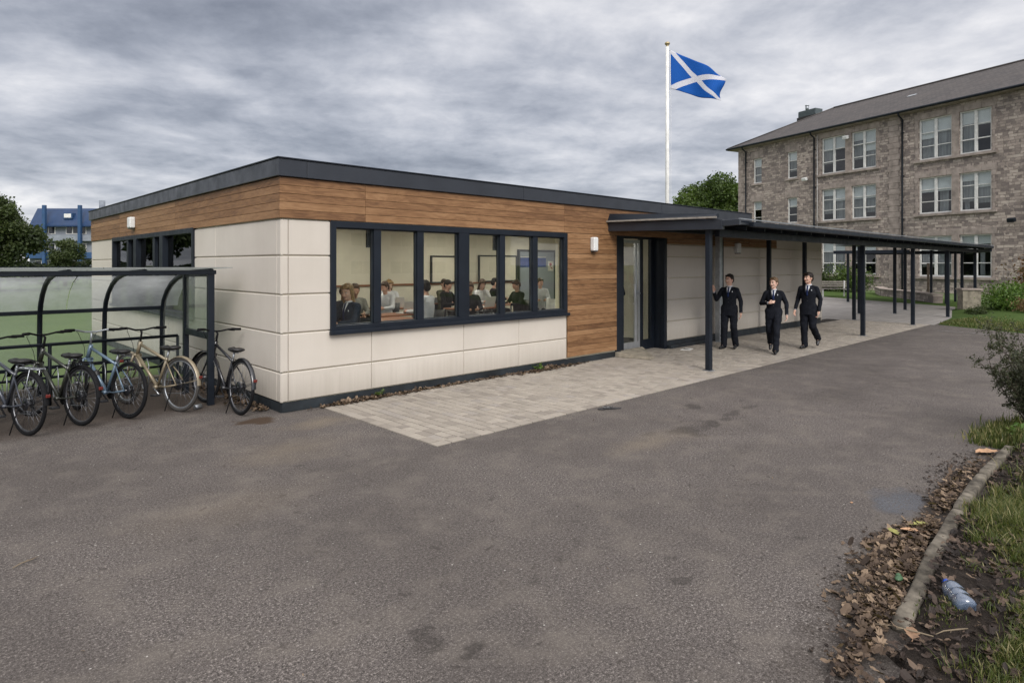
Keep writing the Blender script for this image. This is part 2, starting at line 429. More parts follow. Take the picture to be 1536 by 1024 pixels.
def stone():
    t = NT('squared_rubble_stone'); tc = t.n('ShaderNodeTexCoord'); sp = t.n('ShaderNodeSeparateXYZ'); t.l(tc.outputs['Object'], sp.inputs[0])
    cb = t.n('ShaderNodeCombineXYZ'); t.l(t.math('ADD', sp.outputs[0], sp.outputs[1]), cb.inputs[0]); t.l(sp.outputs[2], cb.inputs[1])
    v0 = cb.outputs[0]
    wn = t.n('ShaderNodeTexNoise'); wn.inputs['Scale'].default_value = 1.6; wn.inputs['Detail'].default_value = 3; t.l(v0, wn.inputs['Vector'])
    v = t.vmath('ADD', v0, t.vmath('MULTIPLY', t.vmath('SUBTRACT', wn.outputs['Color'], (.5,.5,.5)), (.25,.10,0)))
    def brick(w, h, off, freq, sq):
        br = t.n('ShaderNodeTexBrick'); t.l(v, br.inputs['Vector']); br.offset = off; br.squash = sq; br.squash_frequency = freq; br.offset_frequency = 2
        br.inputs['Scale'].default_value = 1; br.inputs['Brick Width'].default_value = w; br.inputs['Row Height'].default_value = h
        br.inputs['Mortar Size'].default_value = .012; br.inputs['Mortar Smooth'].default_value = .3; br.inputs['Bias'].default_value = 0
        br.inputs['Color1'].default_value = (0,0,0,1); br.inputs['Color2'].default_value = (1,1,1,1); br.inputs['Mortar'].default_value = (.5,.5,.5,1)
        return br
    a = brick(.46, .18, .37, 3, .62); b = brick(.30, .18, .61, 2, 1.5)
    sel = t.math('GREATER_THAN', t.noise(v0, 1.3, 2), .52)
    val = t.mix(sel, a.outputs['Color'], b.outputs['Color']); mor = t.mix(sel, a.outputs['Fac'], b.outputs['Fac'])
    sepv = t.n('ShaderNodeSeparateColor'); t.l(val, sepv.inputs[0])
    grain = t.noise(t.vmath('MULTIPLY', v0, (1,2.6,1)), 6, 6, .7, .4)
    k = t.math('ADD', t.math('MULTIPLY', sepv.outputs[0], .50), t.math('MULTIPLY', grain, .62))
    c = t.ramp(k, [(.14,(.095,.080,.076)),(.34,(.185,.155,.140)),(.5,(.285,.238,.207)),(.66,(.39,.328,.280)),(.88,(.53,.458,.39))])
    c = t.mix(t.mr(t.noise(v0, .35, 5, .65), .42, .72, 0, .55), c, (.165,.142,.130))
    c = t.mix(t.math('MULTIPLY', mor, .6), c, (.145,.125,.112))
    h = t.math('SUBTRACT', t.math('ADD', t.math('MULTIPLY', grain, .8), t.math('MULTIPLY', sepv.outputs[0], .25)), t.math('MULTIPLY', mor, .8))
    return t.done(t.bsdf(c, .9, 0, t.bump(h, .8, .04), .2))
MT['stone'] = stone()
MT['dressed'] = P('dressed_sandstone', (.355,.30,.262), .9, 0, .22, 2.2, .4, 14, spec=.2)
def slate():
    t = NT('slate_roof'); v = t.coord((1,1,1)); tc = t.n('ShaderNodeTexCoord'); sp = t.n('ShaderNodeSeparateXYZ'); t.l(tc.outputs['Object'], sp.inputs[0])
    cb = t.n('ShaderNodeCombineXYZ'); t.l(sp.outputs[0], cb.inputs[0]); t.l(t.math('MULTIPLY', sp.outputs[2], 2.1), cb.inputs[1])
    br = t.n('ShaderNodeTexBrick'); t.l(cb.outputs[0], br.inputs['Vector']); br.inputs['Scale'].default_value = 1
    br.inputs['Brick Width'].default_value = .3; br.inputs['Row Height'].default_value = .24; br.inputs['Mortar Size'].default_value = .014
    br.inputs['Color1'].default_value = (.040,.035,.034,1); br.inputs['Color2'].default_value = (.072,.062,.058,1); br.inputs['Mortar'].default_value = (.022,.02,.02,1)
    c = t.mix(t.mr(t.noise(v, .5, 6, .7), .4, .75, 0, .5), br.outputs['Color'], (.075,.063,.055))
    return t.done(t.bsdf(c, .75, 0, t.bump(br.outputs['Fac'], -.5, .02), .4))
MT['slate'] = slate()
def ground_mix(name, cols, s1=3, s2=60, bump=.6):
    t = NT(name); v = t.coord(); a = t.noise(v, s1, 6, .7); b = t.noise(v, s2, 4, .7)
    c = t.ramp(t.math('ADD', t.math('MULTIPLY', a, .5), t.math('MULTIPLY', b, .5)), [(.3,cols[0]),(.5,cols[1]),(.7,cols[2])])
    return t.done(t.bsdf(c, .95, 0, t.bump(b, bump, .02), .15))
MT['grass_ground'] = ground_mix('mown_grass', [(.030,.050,.012),(.050,.085,.018),(.080,.115,.030)], .8, 30)
MT['field'] = ground_mix('playing_field', [(.075,.105,.042),(.10,.14,.055),(.13,.165,.07)], .25, 12)
MT['soil'] = ground_mix('damp_soil', [(.014,.011,.009),(.028,.022,.018),(.055,.043,.034)], 5, 70, 1.0)
MT['concrete'] = P('mossy_concrete', (.165,.145,.115), .92, 0, .40, 9, .7, 50, spec=.2)
MT['slab'] = P('worn_stone_slab', (.30,.265,.205), .9, 0, .25, 6, .5, 60, spec=.2)
MT['leaf_a'] = leaf_mat('broad_leaf_green', [(.030,.048,.012),(.052,.085,.018),(.080,.120,.028),(.115,.155,.042)])
MT['leaf_b'] = leaf_mat('dark_leaf_green', [(.018,.028,.010),(.034,.050,.016),(.055,.074,.024),(.08,.098,.036)])
MT['leaf_dark'] = leaf_mat('hedge_leaf', [(.010,.016,.007),(.018,.028,.010),(.030,.042,.014)])
MT['leaf_bush'] = leaf_mat('shrub_leaf_olive', [(.022,.028,.014),(.040,.048,.024),(.065,.072,.040),(.11,.11,.07)])
MT['leaf_shrub'] = leaf_mat('bright_shrub_leaf', [(.035,.065,.012),(.060,.115,.020),(.10,.17,.03),(.14,.20,.05)])
MT['leaf_red'] = leaf_mat('russet_leaf', [(.07,.035,.022),(.12,.06,.03),(.16,.09,.045),(.09,.085,.03)])
MT['blade'] = leaf_mat('grass_blade', [(.034,.046,.013),(.060,.080,.022),(.092,.112,.032),(.15,.150,.055),(.30,.255,.135)], .3)
MT['dead'] = leaf_mat('fallen_leaf', [(.026,.017,.012),(.060,.040,.027),(.105,.072,.048),(.155,.108,.072),(.27,.195,.13)], .12, .7)
MT['dead_dark'] = leaf_mat('rotting_leaf', [(.014,.010,.008),(.026,.018,.014),(.045,.030,.022),(.075,.050,.036),(.13,.09,.062)], .08, .65)
MT['bark'] = P('tree_bark', (.075,.058,.043), .9, 0, .3, 8, .6, 30, spec=.2)
MT['roofmembrane'] = P('roof_membrane', (.06,.062,.066), .8, 0, .2, 1)
# ------------------------------------------------------------------ camera, light, sky
CAM = (-3.372, -7.683, 1.85); YAW = 90 - 46.239
cd = bpy.data.cameras.new('camera'); co = bpy.data.objects.new('camera', cd); COL.objects.link(co); sc.camera = co
co.location = CAM; co.rotation_euler = (R(90), 0, R(46.239-90))
cd.sensor_width = 36; cd.lens = 950/1536*36; cd.shift_y = -115/1536; cd.clip_end = 3000; cd.clip_start = .05

SUN_AZ_VEC = (-.50, -.866)     # horizontally towards the brightest part of the overcast (behind the camera)
sun_el = R(36)
sd = bpy.data.lights.new('sun', 'SUN'); so = bpy.data.objects.new('sun', sd); COL.objects.link(so)
sd.energy = 1.7; sd.angle = R(24); sd.color = (1, .965, .92)
dv = Vector((SUN_AZ_VEC[0]*math.cos(sun_el), SUN_AZ_VEC[1]*math.cos(sun_el), math.sin(sun_el)))
so.rotation_euler = dv.to_track_quat('Z', 'Y').to_euler()

w = bpy.data.worlds.new('World'); sc.world = w; w.use_nodes = True
def make_sky():
    t = NT('x', world=True); t.t = w.node_tree; t.t.nodes.clear()
    out = t.n('ShaderNodeOutputWorld'); bg = t.n('ShaderNodeBackground'); t.l(bg.outputs[0], out.inputs[0])
    sky = t.n('ShaderNodeTexSky'); sky.sky_type = 'NISHITA'; sky.sun_disc = False; sky.sun_elevation = sun_el
    sky.sun_rotation = math.atan2(SUN_AZ_VEC[0], SUN_AZ_VEC[1])
    tc = t.n('ShaderNodeTexCoord'); g = tc.outputs['Generated']
    rot = t.n('ShaderNodeVectorRotate'); rot.rotation_type = 'Z_AXIS'; rot.inputs['Angle'].default_value = R(43.76); t.l(g, rot.inputs['Vector'])
    g2 = rot.outputs[0]                       # x right, y ahead of the view
    sp = t.n('ShaderNodeSeparateXYZ'); t.l(g2, sp.inputs[0])
    zz = t.math('ADD', t.math('MAXIMUM', sp.outputs[2], 0.0), .17)
    cb = t.n('ShaderNodeCombineXYZ'); t.l(t.math('DIVIDE', sp.outputs[0], zz), cb.inputs[0]); t.l(t.math('DIVIDE', sp.outputs[1], zz), cb.inputs[1])
    tilt = t.n('ShaderNodeMapping'); tilt.inputs['Rotation'].default_value = (0,0,R(-10)); tilt.inputs['Scale'].default_value = (1.0,1.0,1); tilt.inputs['Location'].default_value = (SKX,SKY,0)
    t.l(cb.outputs[0], tilt.inputs['Vector']); v = tilt.outputs[0]
    wn = t.n('ShaderNodeTexNoise'); wn.inputs['Scale'].default_value = 1.1; wn.inputs['Detail'].default_value = 3; t.l(v, wn.inputs['Vector'])
    v = t.vmath('ADD', v, t.vmath('MULTIPLY', t.vmath('SUBTRACT', wn.outputs['Color'], (.5,.5,.5)), (.28,.28,0)))
    big = t.noise(v, .45, 2, .5); med = t.noise(v, 1.7, 7, .56); fin = t.noise(v, 6.5, 7, .62)
    f = t.math('ADD', t.math('MULTIPLY', t.math('SUBTRACT', big, .5), .50), t.math('ADD', t.math('MULTIPLY', t.math('SUBTRACT', med, .5), .56), t.math('MULTIPLY', t.math('SUBTRACT', fin, .5), .15)))
    f = t.math('ADD', f, .508)
    f = t.math('ADD', f, t.mr(sp.outputs[2], .03, .40, .075, -.035))
    f = t.math('ADD', f, t.mr(sp.outputs[0], -.75, .1, -.04, .012))
    c = t.ramp(f, [(0.330,(0.161,0.176,0.217)),(0.420,(0.256,0.274,0.322)),(0.490,(0.365,0.381,0.429)),(0.560,(0.499,0.507,0.545)),(0.670,(0.715,0.705,0.715))])
    up = t.mix(t.mr(sp.outputs[2], .42, .78, 0, 1), (1,1,1), (2.35,2.22,2.05))                 # thin cloud overhead lets most of the light through
    c = t.mix(1.0, c, up, 'MULTIPLY')
    glow = t.mr(t.vmath('DOT_PRODUCT', g, tuple(dv)), .25, .95, 1.0, 2.1)      # thin bright cloud round the hidden sun, behind the camera
    c = t.mix(1.0, c, glow, 'MULTIPLY')
    c2 = t.mix(.94, t.mix(1.0, sky.outputs[0], .1, 'MULTIPLY'), c)
    t.l(c2, bg.inputs['Color']); bg.inputs['Strength'].default_value = 1.0
SKX, SKY = 21.3, 2.7
make_sky()
sc.view_settings.view_transform = 'Standard'; sc.view_settings.look = 'None'; sc.view_settings.exposure = .45; sc.view_settings.gamma = 1
sc.cycles.max_bounces = 7; sc.cycles.transparent_max_bounces = 24; sc.cycles.diffuse_bounces = 3; sc.cycles.glossy_bounces = 3
sc.cycles.use_denoising = True
sc.cycles.sample_clamp_indirect = 4

# ------------------------------------------------------------------ ground
def flat(name, pts, z, mat, kind='structure'):
    b = MB(); b.sheet([(p[0],p[1],z) for p in pts]); return tag(b.build(name, mat), kind=kind)
flat('terrain', [(-900,-900),(1200,-900),(1200,1200),(-900,1200)], -.012, MT['field'])
flat('asphalt_yard', [(-60,-60),(46,-60),(46,-2.5),(.53,-2.5),(.53,0),(.05,0),(.05,3.7),(-60,3.7)], 0, MT['asphalt'])
# block paving, each block real
def pave():
    V = []; F_ = []; rr = []
    x = .60; g = .012
    rng = random.Random(3)
    def blk(x0,x1,y0,y1):
        dz = rng.uniform(-.0018,.0018); z1 = .014+dz; c = .006
        n = len(V)
        V.extend([(x0,y0,0),(x1,y0,0),(x1,y1,0),(x0,y1,0),(x0,y0,z1-c*.6),(x1,y0,z1-c*.6),(x1,y1,z1-c*.6),(x0,y1,z1-c*.6),(x0+c,y0+c,z1),(x1-c,y0+c,z1),(x1-c,y1-c,z1),(x0+c,y1-c,z1)])
        for q in [(0,1,5,4),(1,2,6,5),(2,3,7,6),(3,0,4,7),(4,5,9,8),(5,6,10,9),(6,7,11,10),(7,4,8,11),(8,9,10,11)]: F_.append([n+i for i in q])
        r = rng.random(); rr.extend([r]*9)
    # edge course
    yy = .53
    while yy < 19.5:
        L = .2; blk(yy, yy+L-g, -2.5, -2.38); yy += L
    yy = -2.37
    while yy < -.1: blk(.53, .65, yy, yy+.2-g); yy += .2
    x = .656
    while x < 19.4:
        wd = .125; y = -2.374 - rng.uniform(0,.1); y = -2.374
        ymax = 0.0 if not (6.8 < x < 8.6) else .5
        first = True
        while y < ymax:
            L = rng.choice([.125,.125,.165,.20]); 
            if first: L = rng.choice([.08,.12,.16,.2]); first = False
            blk(x, x+wd-g, y, min(y+L-g, ymax+.02)); y += L
        x += wd
    o = big_mesh('block_paving', V, F_, MT['paving'], rnd_vals=rr); return tag(o, kind='structure')
pave()
flat('paving_bed', [(.54,-2.49),(19.4,-2.49),(19.4,.5),(.54,.5)], .003, ground_mix('jointing_sand', [(.02,.018,.015),(.04,.035,.03),(.07,.06,.05)], 8, 90, .4))
flat('courtyard', [(19.35,-2.62),(23,-2.36),(27.6,-1.5),(33,-.5),(36,8),(37,14),(40,26),(44,50),(17.6,50),(17.6,.5),(19.35,.5)], .006, MT['court'])

# lawn by the school path: a slightly raised mound of turf
def lawn(name, pts, h, mat):
    b = MB(); n = len(pts); cx = sum(p[0] for p in pts)/n; cy = sum(p[1] for p in pts)/n
    inner = [(p[0]+(cx-p[0])*.06, p[1]+(cy-p[1])*.06) for p in pts]
    vs = [(p[0],p[1],0) for p in pts] + [(p[0],p[1],h) for p in inner] + [(cx,cy,h*1.4)]
    fs = [(i,(i+1)%n,n+(i+1)%n,n+i) for i in range(n)] + [(n+i,n+(i+1)%n,2*n) for i in range(n)]
    b._add(vs, fs, 0, True); return tag(b.build(name, mat), kind='structure')
lawn('lawn', [(19.65,-2.66),(18.9,-3.9),(18.35,-4.95),(17.6,-7),(17.2,-12),(20,-24),(32,-26),(36,-14),(32.6,-1.7),(29.2,-1.35),(27.5,-1.4),(23,-2.3)], .07, MT['grass_ground'])
lawn('school_lawn', [(29.6,-1.3),(33.4,-1.9),(40.6,3.6),(44.5,10),(51.2,18.8),(48.5,21.5),(41,12.5),(36.6,8.4),(34.3,5.6),(32.3,2.7),(31.0,.6)], .05, MT['grass_ground'])

# ------------------------------------------------------------------ modern single-storey classroom building
def boards(name, faces, z0, z1, parent, bh=.128, joints=(), heavy=0):
    """boards on faces: list of ('x', a0, a1, plane) running along X at y=plane (facing -y) or ('y', ...) running along Y at x=plane (facing -x)"""
    V = []; F_ = []; rr = []
    nb = max(1, round((z1-z0)/bh)); h = (z1-z0)/nb
    for ax, a0, a1, pl in faces:
        cuts = [a0] + sorted(j for j in joints if a0 < j < a1 and ((ax == 'x') == (j in (1.184,5.28,9.3)))) + [a1]
        for i in range(nb):
            for s0, s1 in zip(cuts[:-1], cuts[1:]):
                gz = .006 if (heavy and i % heavy == 0) else .0025
                gx0 = 0 if s0 == a0 else .002; gx1 = 0 if s1 == a1 else .002
                za, zb = z0+i*h+gz, z0+(i+1)*h-.0015; c = .003; t = .022
                p = []
                for (aa, zz, dd) in [(s0+gx0,za,0),(s1-gx1,za,0),(s1-gx1,zb,0),(s0+gx0,zb,0),(s0+gx0,za,t-c),(s1-gx1,za,t-c),(s1-gx1,zb,t-c),(s0+gx0,zb,t-c),
                                     (s0+gx0,za+c,t),(s1-gx1,za+c,t),(s1-gx1,zb-c,t),(s0+gx0,zb-c,t)]:
                    p.append((aa, pl-dd, zz) if ax == 'x' else (pl-dd, aa, zz))
                n = len(V); V.extend(p); r = RNG.random()
                for q in [(0,1,5,4),(1,2,6,5),(2,3,7,6),(3,0,4,7),(4,5,9,8),(6,7,11,10),(8,9,10,11),(5,6,10,9),(7,4,8,11)]:
                    F_.append([n+k for k in (q if ax == 'x' else q[::-1])]); rr.append(r)
    return big_mesh(name, V, F_, MT['timber'], parent, rr)

def panels(name, spans, rows, parent, plane_axis, holes=(), pl=0.0):
    V = []; F_ = []; rr = []
    g = .006
    for (a0, a1) in spans:
        for (z0, z1) in rows:
            pieces = [(a0, a1, z0, z1)]
            for (h0, h1, hz0, hz1) in holes:
                new = []
                for (p0,p1,q0,q1) in pieces:
                    if p1 <= h0 or p0 >= h1 or q1 <= hz0 or q0 >= hz1: new.append((p0,p1,q0,q1)); continue
                    if p0 < h0: new.append((p0,h0,q0,q1))
                    if p1 > h1: new.append((h1,p1,q0,q1))
                    a, b = max(p0,h0), min(p1,h1)
                    if q0 < hz0: new.append((a,b,q0,hz0))
                    if q1 > hz1: new.append((a,b,hz1,q1))
                pieces = new
            r = RNG.random()
            for (p0,p1,q0,q1) in pieces:
                if p1-p0 < .02 or q1-q0 < .02: continue
                e = lambda val, edge: g if abs(val-edge) < 1e-6 else 0
                x0 = p0+e(p0,a0)*.5; x1 = p1-e(p1,a1)*.5; zz0 = q0+e(q0,z0); zz1 = q1-e(q1,z1)
                c = .011; t = .03; p = []
                cx0 = c*.5 if p0==a0 else 0; cx1 = c*.5 if p1==a1 else 0; cz0 = c if q0==z0 else 0; cz1 = c if q1==z1 else 0
                for (aa, zz, dd) in [(x0,zz0,0),(x1,zz0,0),(x1,zz1,0),(x0,zz1,0),(x0,zz0,t-c),(x1,zz0,t-c),(x1,zz1,t-c),(x0,zz1,t-c),(x0+cx0,zz0+cz0,t),(x1-cx1,zz0+cz0,t),(x1-cx1,zz1-cz1,t),(x0+cx0,zz1-cz1,t)]:
                    p.append((aa, pl-dd, zz) if plane_axis == 'x' else (pl-dd, aa, zz))
                n = len(V); V.extend(p)
                for q in [(0,1,5,4),(1,2,6,5),(2,3,7,6),(3,0,4,7),(4,5,9,8),(6,7,11,10),(8,9,10,11),(5,6,10,9),(7,4,8,11)]:
                    F_.append([n+k for k in (q if plane_axis == 'x' else q[::-1])]); rr.append(r)
    return big_mesh(name, V, F_, MT['clad'], parent, rr)

B = empty('classroom_block', (0,0,0), label='single-storey flat-roofed block of pale panels and timber boards with a charcoal fascia', cat='building')
ROWS = [(.125,.50),(.50,.987),(.987,1.475),(1.475,1.965),(1.965,2.425)]
panels('wall_cladding', [(-.0,.10),(.10,1.293),(1.293,2.94),(2.94,4.15),(4.15,5.37)], ROWS, B, 'x', holes=[(.665,5.37,.96,2.5)], pl=.03)
panels('wall_cladding', [(0.0,.12),(.12,2.3),(2.3,4.4),(4.4,6.6),(6.6,8.9),(8.9,11.03)], ROWS, B, 'y', holes=[(3.24,8.79,.97,2.5)], pl=.03)
ROWR = [(.18,.60),(.60,1.075),(1.075,1.56),(1.56,2.03),(2.03,2.30)]
panels('wall_cladding', [(8.70,10.9),(10.9,13.2),(13.2,15.2),(15.2,16.1),(16.14,17.5)], ROWR[:4]+[(2.03,2.30)], B, 'x', pl=.03)
boards('timber_cladding', [('x',-.022,12.55,.0),('y',-.0,11.03,.0)], 2.432, 2.945, B, .103, joints=(1.184,5.28,9.3,4.2,8.1))
boards('timber_cladding', [('x',5.375,6.85,.0)], .15, 2.428, B, .095, heavy=5)
boards('timber_cladding', [('x',8.70,12.55,.0)], 2.305, 2.428, B, .062)
boards('timber_cladding', [('x',12.56,14.2,.0)], 2.305, 2.60, B, .1)
b = MB()   # shell: structural walls behind the cladding, reveals
def shell_x(x0,x1,z0,z1): b.box(x0,x1,.03,.28,z0,z1)
shell_x(.03,.66,.0,2.94); shell_x(.66,5.37,0,.955); shell_x(.66,5.37,2.44,2.94); shell_x(5.37,6.86,0,2.94); shell_x(8.70,12.55,0,2.94); shell_x(6.86,8.70,2.48,2.94)
shell_x(12.55,17.5,0,2.6)
def shell_y(y0,y1,z0,z1): b.box(.03,.28,y0,y1,z0,z1)
shell_y(.28,3.24,0,2.94); shell_y(3.24,8.79,0,.965); shell_y(3.24,8.79,2.46,2.94); shell_y(8.79,11.03,0,2.94)
b.box(.03,12.55,10.8,11.03,0,2.94); b.box(12.3,12.55,.28,10.8,0,2.94)
b.box(12.55,17.5,5.0,5.2,0,2.6); b.box(17.26,17.5,.28,5.0,0,2.6)
b.build('wall', MT['creamreveal'], B)
# outer skin of the hidden sides
b = MB(); b.box(17.5,17.53,0,5.2,.1,2.58); b.box(-.0,12.6,11.035,11.06,.1,2.93); b.box(12.56,12.585,.3,11.03,2.6,2.93); b.box(14.2,17.5,.0,.028,2.305,2.6)
b.build('side_panel', MT['clad'], B, rnd=True)
b = MB(); b.box(.025,6.86,.012,.03,0,.122); b.box(.012,.03,.03,11.03,0,.122); b.box(8.72,17.48,.015,.03,0,.176)
b.build('plinth', MT['plinth'], B)
b = MB()  # fascia with folded joints
def fas(x0,x1,y0,y1):
    b.box(x0,x1,y0,y1,2.95,3.165)
for (x0,x1) in [(-.06,.32),(.323,4.2),(4.203,8.4),(8.403,12.62)]: fas(x0,x1,-.06,.0)
for (y0,y1) in [(.0,3.9),(3.903,7.5),(7.503,11.1)]: fas(-.06,.0,y0,y1)
fas(12.56,12.62,.0,11.1); fas(0,12.56,11.04,11.1)
b.build('fascia', MT['fascia'], B, bevel=.006)
b = MB(); b.box(-.075,12.635,-.075,.02,3.168,3.186); b.box(-.075,.02,.02,11.11,3.168,3.186); b.box(12.54,12.635,.02,11.11,3.168,3.186); b.box(.02,12.54,11.02,11.11,3.168,3.186)
b.build('coping', MT['navy'], B, bevel=.004)
b = MB(); b.box(.0,12.56,.0,11.04,3.02,3.08); b.build('roof', MT['roofmembrane'], B)
b = MB(); b.box(12.56,17.56,-.01,5.22,2.6,2.68); b.build('low_roof', MT['navy'], B, bevel=.005)

# big window: dark frame, six lights
W1 = empty('window', parent_loc := (0,0,0)); W1.parent = B
fr = MB(); Z0, Z1 = .955, 2.428
fr.box(.665,.745,-.03,.10,Z0,Z1); fr.box(5.28,5.365,-.03,.10,Z0,Z1)
fr.box(.745,5.28,-.03,.10,Z1-.085,Z1); fr.box(.745,5.28,-.03,.10,Z0,Z0+.085)
fr.box(2.83,3.035,-.028,.10,Z0+.085,Z1-.085)
for x in (1.325,2.055,3.705,4.485): fr.box(x,x+.115,-.012,.09,Z0+.085,Z1-.085)
fr.build('window_frame', MT['navy'], W1, bevel=.004)
lights = [(.745,1.325),(1.44,2.055),(2.17,2.83),(3.035,3.705),(3.82,4.485),(4.60,5.28)]
fr = MB()
for i,(x0,x1) in enumerate(lights):      # thin casement beads
    for q in ((x0,x0+.016,Z0+.085,Z1-.085),(x1-.016,x1,Z0+.085,Z1-.085),(x0+.016,x1-.016,Z0+.085,Z0+.10),(x0+.016,x1-.016,Z1-.10,Z1-.085)):
        fr.box(q[0],q[1],.03,.07,q[2],q[3])
fr.build('casement_bead', MT['plinth'], W1)
for (x0,x1) in lights:
    g = MB(); g.box(x0+.016,x1-.016,.048,.052,Z0+.10,Z1-.10); g.build('pane', MT['glass'], W1)
s_ = MB(); s_.box(.64,5.39,-.075,-.028,Z0-.03,Z0+.022); s_.build('window_sill', MT['navy'], W1, bevel=.005)
# restrictor arms / blinds boxes seen at the head of two lights
for q in (1.27,3.65):
    hb = MB(); hb.box(q,q+.048,.075,.12,Z1-.34,Z1-.10); hb.build('window_latch', MT['blackplastic'], W1, bevel=.004)

# side window: three dark units
W2 = empty('window', (0,0,0)); W2.parent = B
fr = MB(); Z0, Z1 = .97, 2.45
fr.box(-.03,.10,3.245,3.325,Z0,Z1); fr.box(-.03,.10,8.70,8.785,Z0,Z1)
fr.box(-.03,.10,3.325,8.70,Z1-.085,Z1); fr.box(-.03,.10,3.325,8.70,Z0,Z0+.08)
fr.box(-.045,.12,4.86,5.06,Z0+.08,Z1-.085); fr.box(-.045,.12,6.68,6.87,Z0+.08,Z1-.085)
for y in (7.43,5.49): fr.box(-.01,.09,y,y+.13,Z0+.08,Z1-.085)
fr.build('window_frame', MT['navy'], W2, bevel=.004)
for (y0,y1) in [(3.325,4.86),(5.06,5.49),(5.62,6.68),(6.87,7.43),(7.56,8.70)]:
    g = MB(); g.box(.048,.052,y0,y1,Z0+.08,Z1-.085); g.build('pane', MT['glass_dark'], W2)
s_ = MB(); s_.box(-.075,-.028,3.22,8.81,Z0-.03,Z0+.02); s_.build('window_sill', MT['navy'], W2, bevel=.005)

# entrance
E_ = MB()
E_.box(6.86,7.02,.0,.14,.0,2.478); E_.box(7.02,7.20,.06,.34,.0,2.478)                  # left frame post
E_.box(8.60,8.695,.0,.10,.0,2.478); E_.box(8.62,8.695,.10,.42,.0,2.478)               # right jamb (deep)
E_.box(7.20,8.62,.28,.34,2.40,2.478)
E_.box(8.10,8.20,.28,.36,0,2.40); E_.box(8.50,8.62,.28,.36,0,2.40); E_.box(8.20,8.50,.28,.34,0,.22)
E_.build('door_frame', MT['navy'], B, bevel=.004)
Dr = empty('door', (7.22,.31,0)); Dr.parent = B
d = MB(); d.box(0,.05,-.025,.025,.03,2.38); d.box(.70,.77,-.025,.025,.03,2.38); d.box(.05,.70,-.025,.025,.03,.20); d.box(.05,.70,-.025,.025,2.31,2.38); d.box(.83,.875,-.02,.02,.03,2.38); d.box(.77,.83,-.02,.02,.03,.20); d.box(.77,.83,-.02,.02,2.31,2.38)
d.build('door_leaf', MT['alu'], Dr, bevel=.003)
d = MB(); d.box(.05,.70,-.004,.004,.20,2.31); d.box(.77,.83,-.004,.004,.20,2.31); d.build('pane', MT['glass'], Dr)
d = MB(); d.tube([(.60,-.03,1.02),(.60,-.085,1.02),(.60,-.085,1.42),(.60,-.03,1.42)], .016, 8); d.tube([(.60,-.085,1.22),(.80,-.075,1.24)], .014, 8); d.box(.66,.80,-.04,-.026,1.16,1.30)
d.build('handle', MT['alu'], Dr, bevel=.003)
g = MB(); g.box(8.20,8.50,.305,.311,.22,2.40); g.build('side_glazing', MT['glass'], B)
# inside
I = MB(); I.box(.28,12.3,.36,10.8,.0,.16); I.build('floor', MT['floorint'], B)
I = MB(); I.box(.28,12.3,.28,10.8,2.72,2.76); I.build('ceiling', MT['ceiling'], B)
I = MB(); I.box(1.1,12.3,5.8,5.92,.02,2.72); I.box(8.75,8.85,.36,1.5,.02,2.72); I.build('partition_wall', MT['cream'], B)
I = MB(); I.box(1.0,1.1,2.9,10.8,.02,2.72); I.build('added_dark_partition', MT['darkroom'], B)  # added dark screen, keeps the lit classroom from showing in the side windows
I = MB(); I.box(1.2,12.3,5.76,5.8,1.33,1.37); I.build('dado_rail', MT['woodtop'], B)
emi = NT('ceiling_lamp_glow'); ee = emi.n('ShaderNodeEmission'); ee.inputs['Color'].default_value = (1,.93,.82,1); ee.inputs['Strength'].default_value = 20; MT['lamp'] = emi.done(ee.outputs[0])
for (x,y) in [(2.6,1.9),(5.2,1.9),(3.6,4.3),(6.8,4.3),(9.8,4.3),(10.6,2.0)]:
    L = MB(); L.box(x-.3,x+.3,y-.3,y+.3,2.695,2.715); c_ = L.build('ceiling_light', MT['lamp'], B)
def wall_lamp(loc, rz, wd=.15, h=.24):
    e = empty('wall_lamp', loc, (0,0,rz)); e.parent = B
    m = MB(); m.box(-wd/2,wd/2,-.105,-.0,-h/2,h/2); m.build('lamp_housing', MT['whiteplastic'], e, bevel=.022, seg=3)
    m = MB(); m.box(-wd/2+.02,wd/2-.02,-.095,-.01,-h/2-.018,-h/2+.004); m.build('lamp_lens', MT['blackplastic'], e, bevel=.004)
wall_lamp((6.08,-.022,2.24), 0, .13, .26); wall_lamp((11.85,-.0,2.27), 0, .2, .25); wall_lamp((-.022,6.9,2.70), R(-90), .22, .22)

# ------------------------------------------------------------------ canopy over the path
CN = empty('walkway_canopy', (6.6,0,0), label='long dark steel canopy roof on slim posts covering the paved path', cat='canopy'); 
def cpart(mb, name, mat, **k):
    mb.v = [(p[0]-6.6,p[1],p[2]) for p in mb.v]; return mb.build(name, mat, CN, **k)
def zr(y): return 2.86 + .10*min(y,0)     # roof top slopes down to the outer edge
pl = [(6.60,-.02),(6.60,-2.62),(28.05,-2.62),(33.9,-.75),(33.9,4.0),(29.9,4.0),(29.9,.7),(17.62,.7),(17.62,-.02)]
r = MB(); n = len(pl)
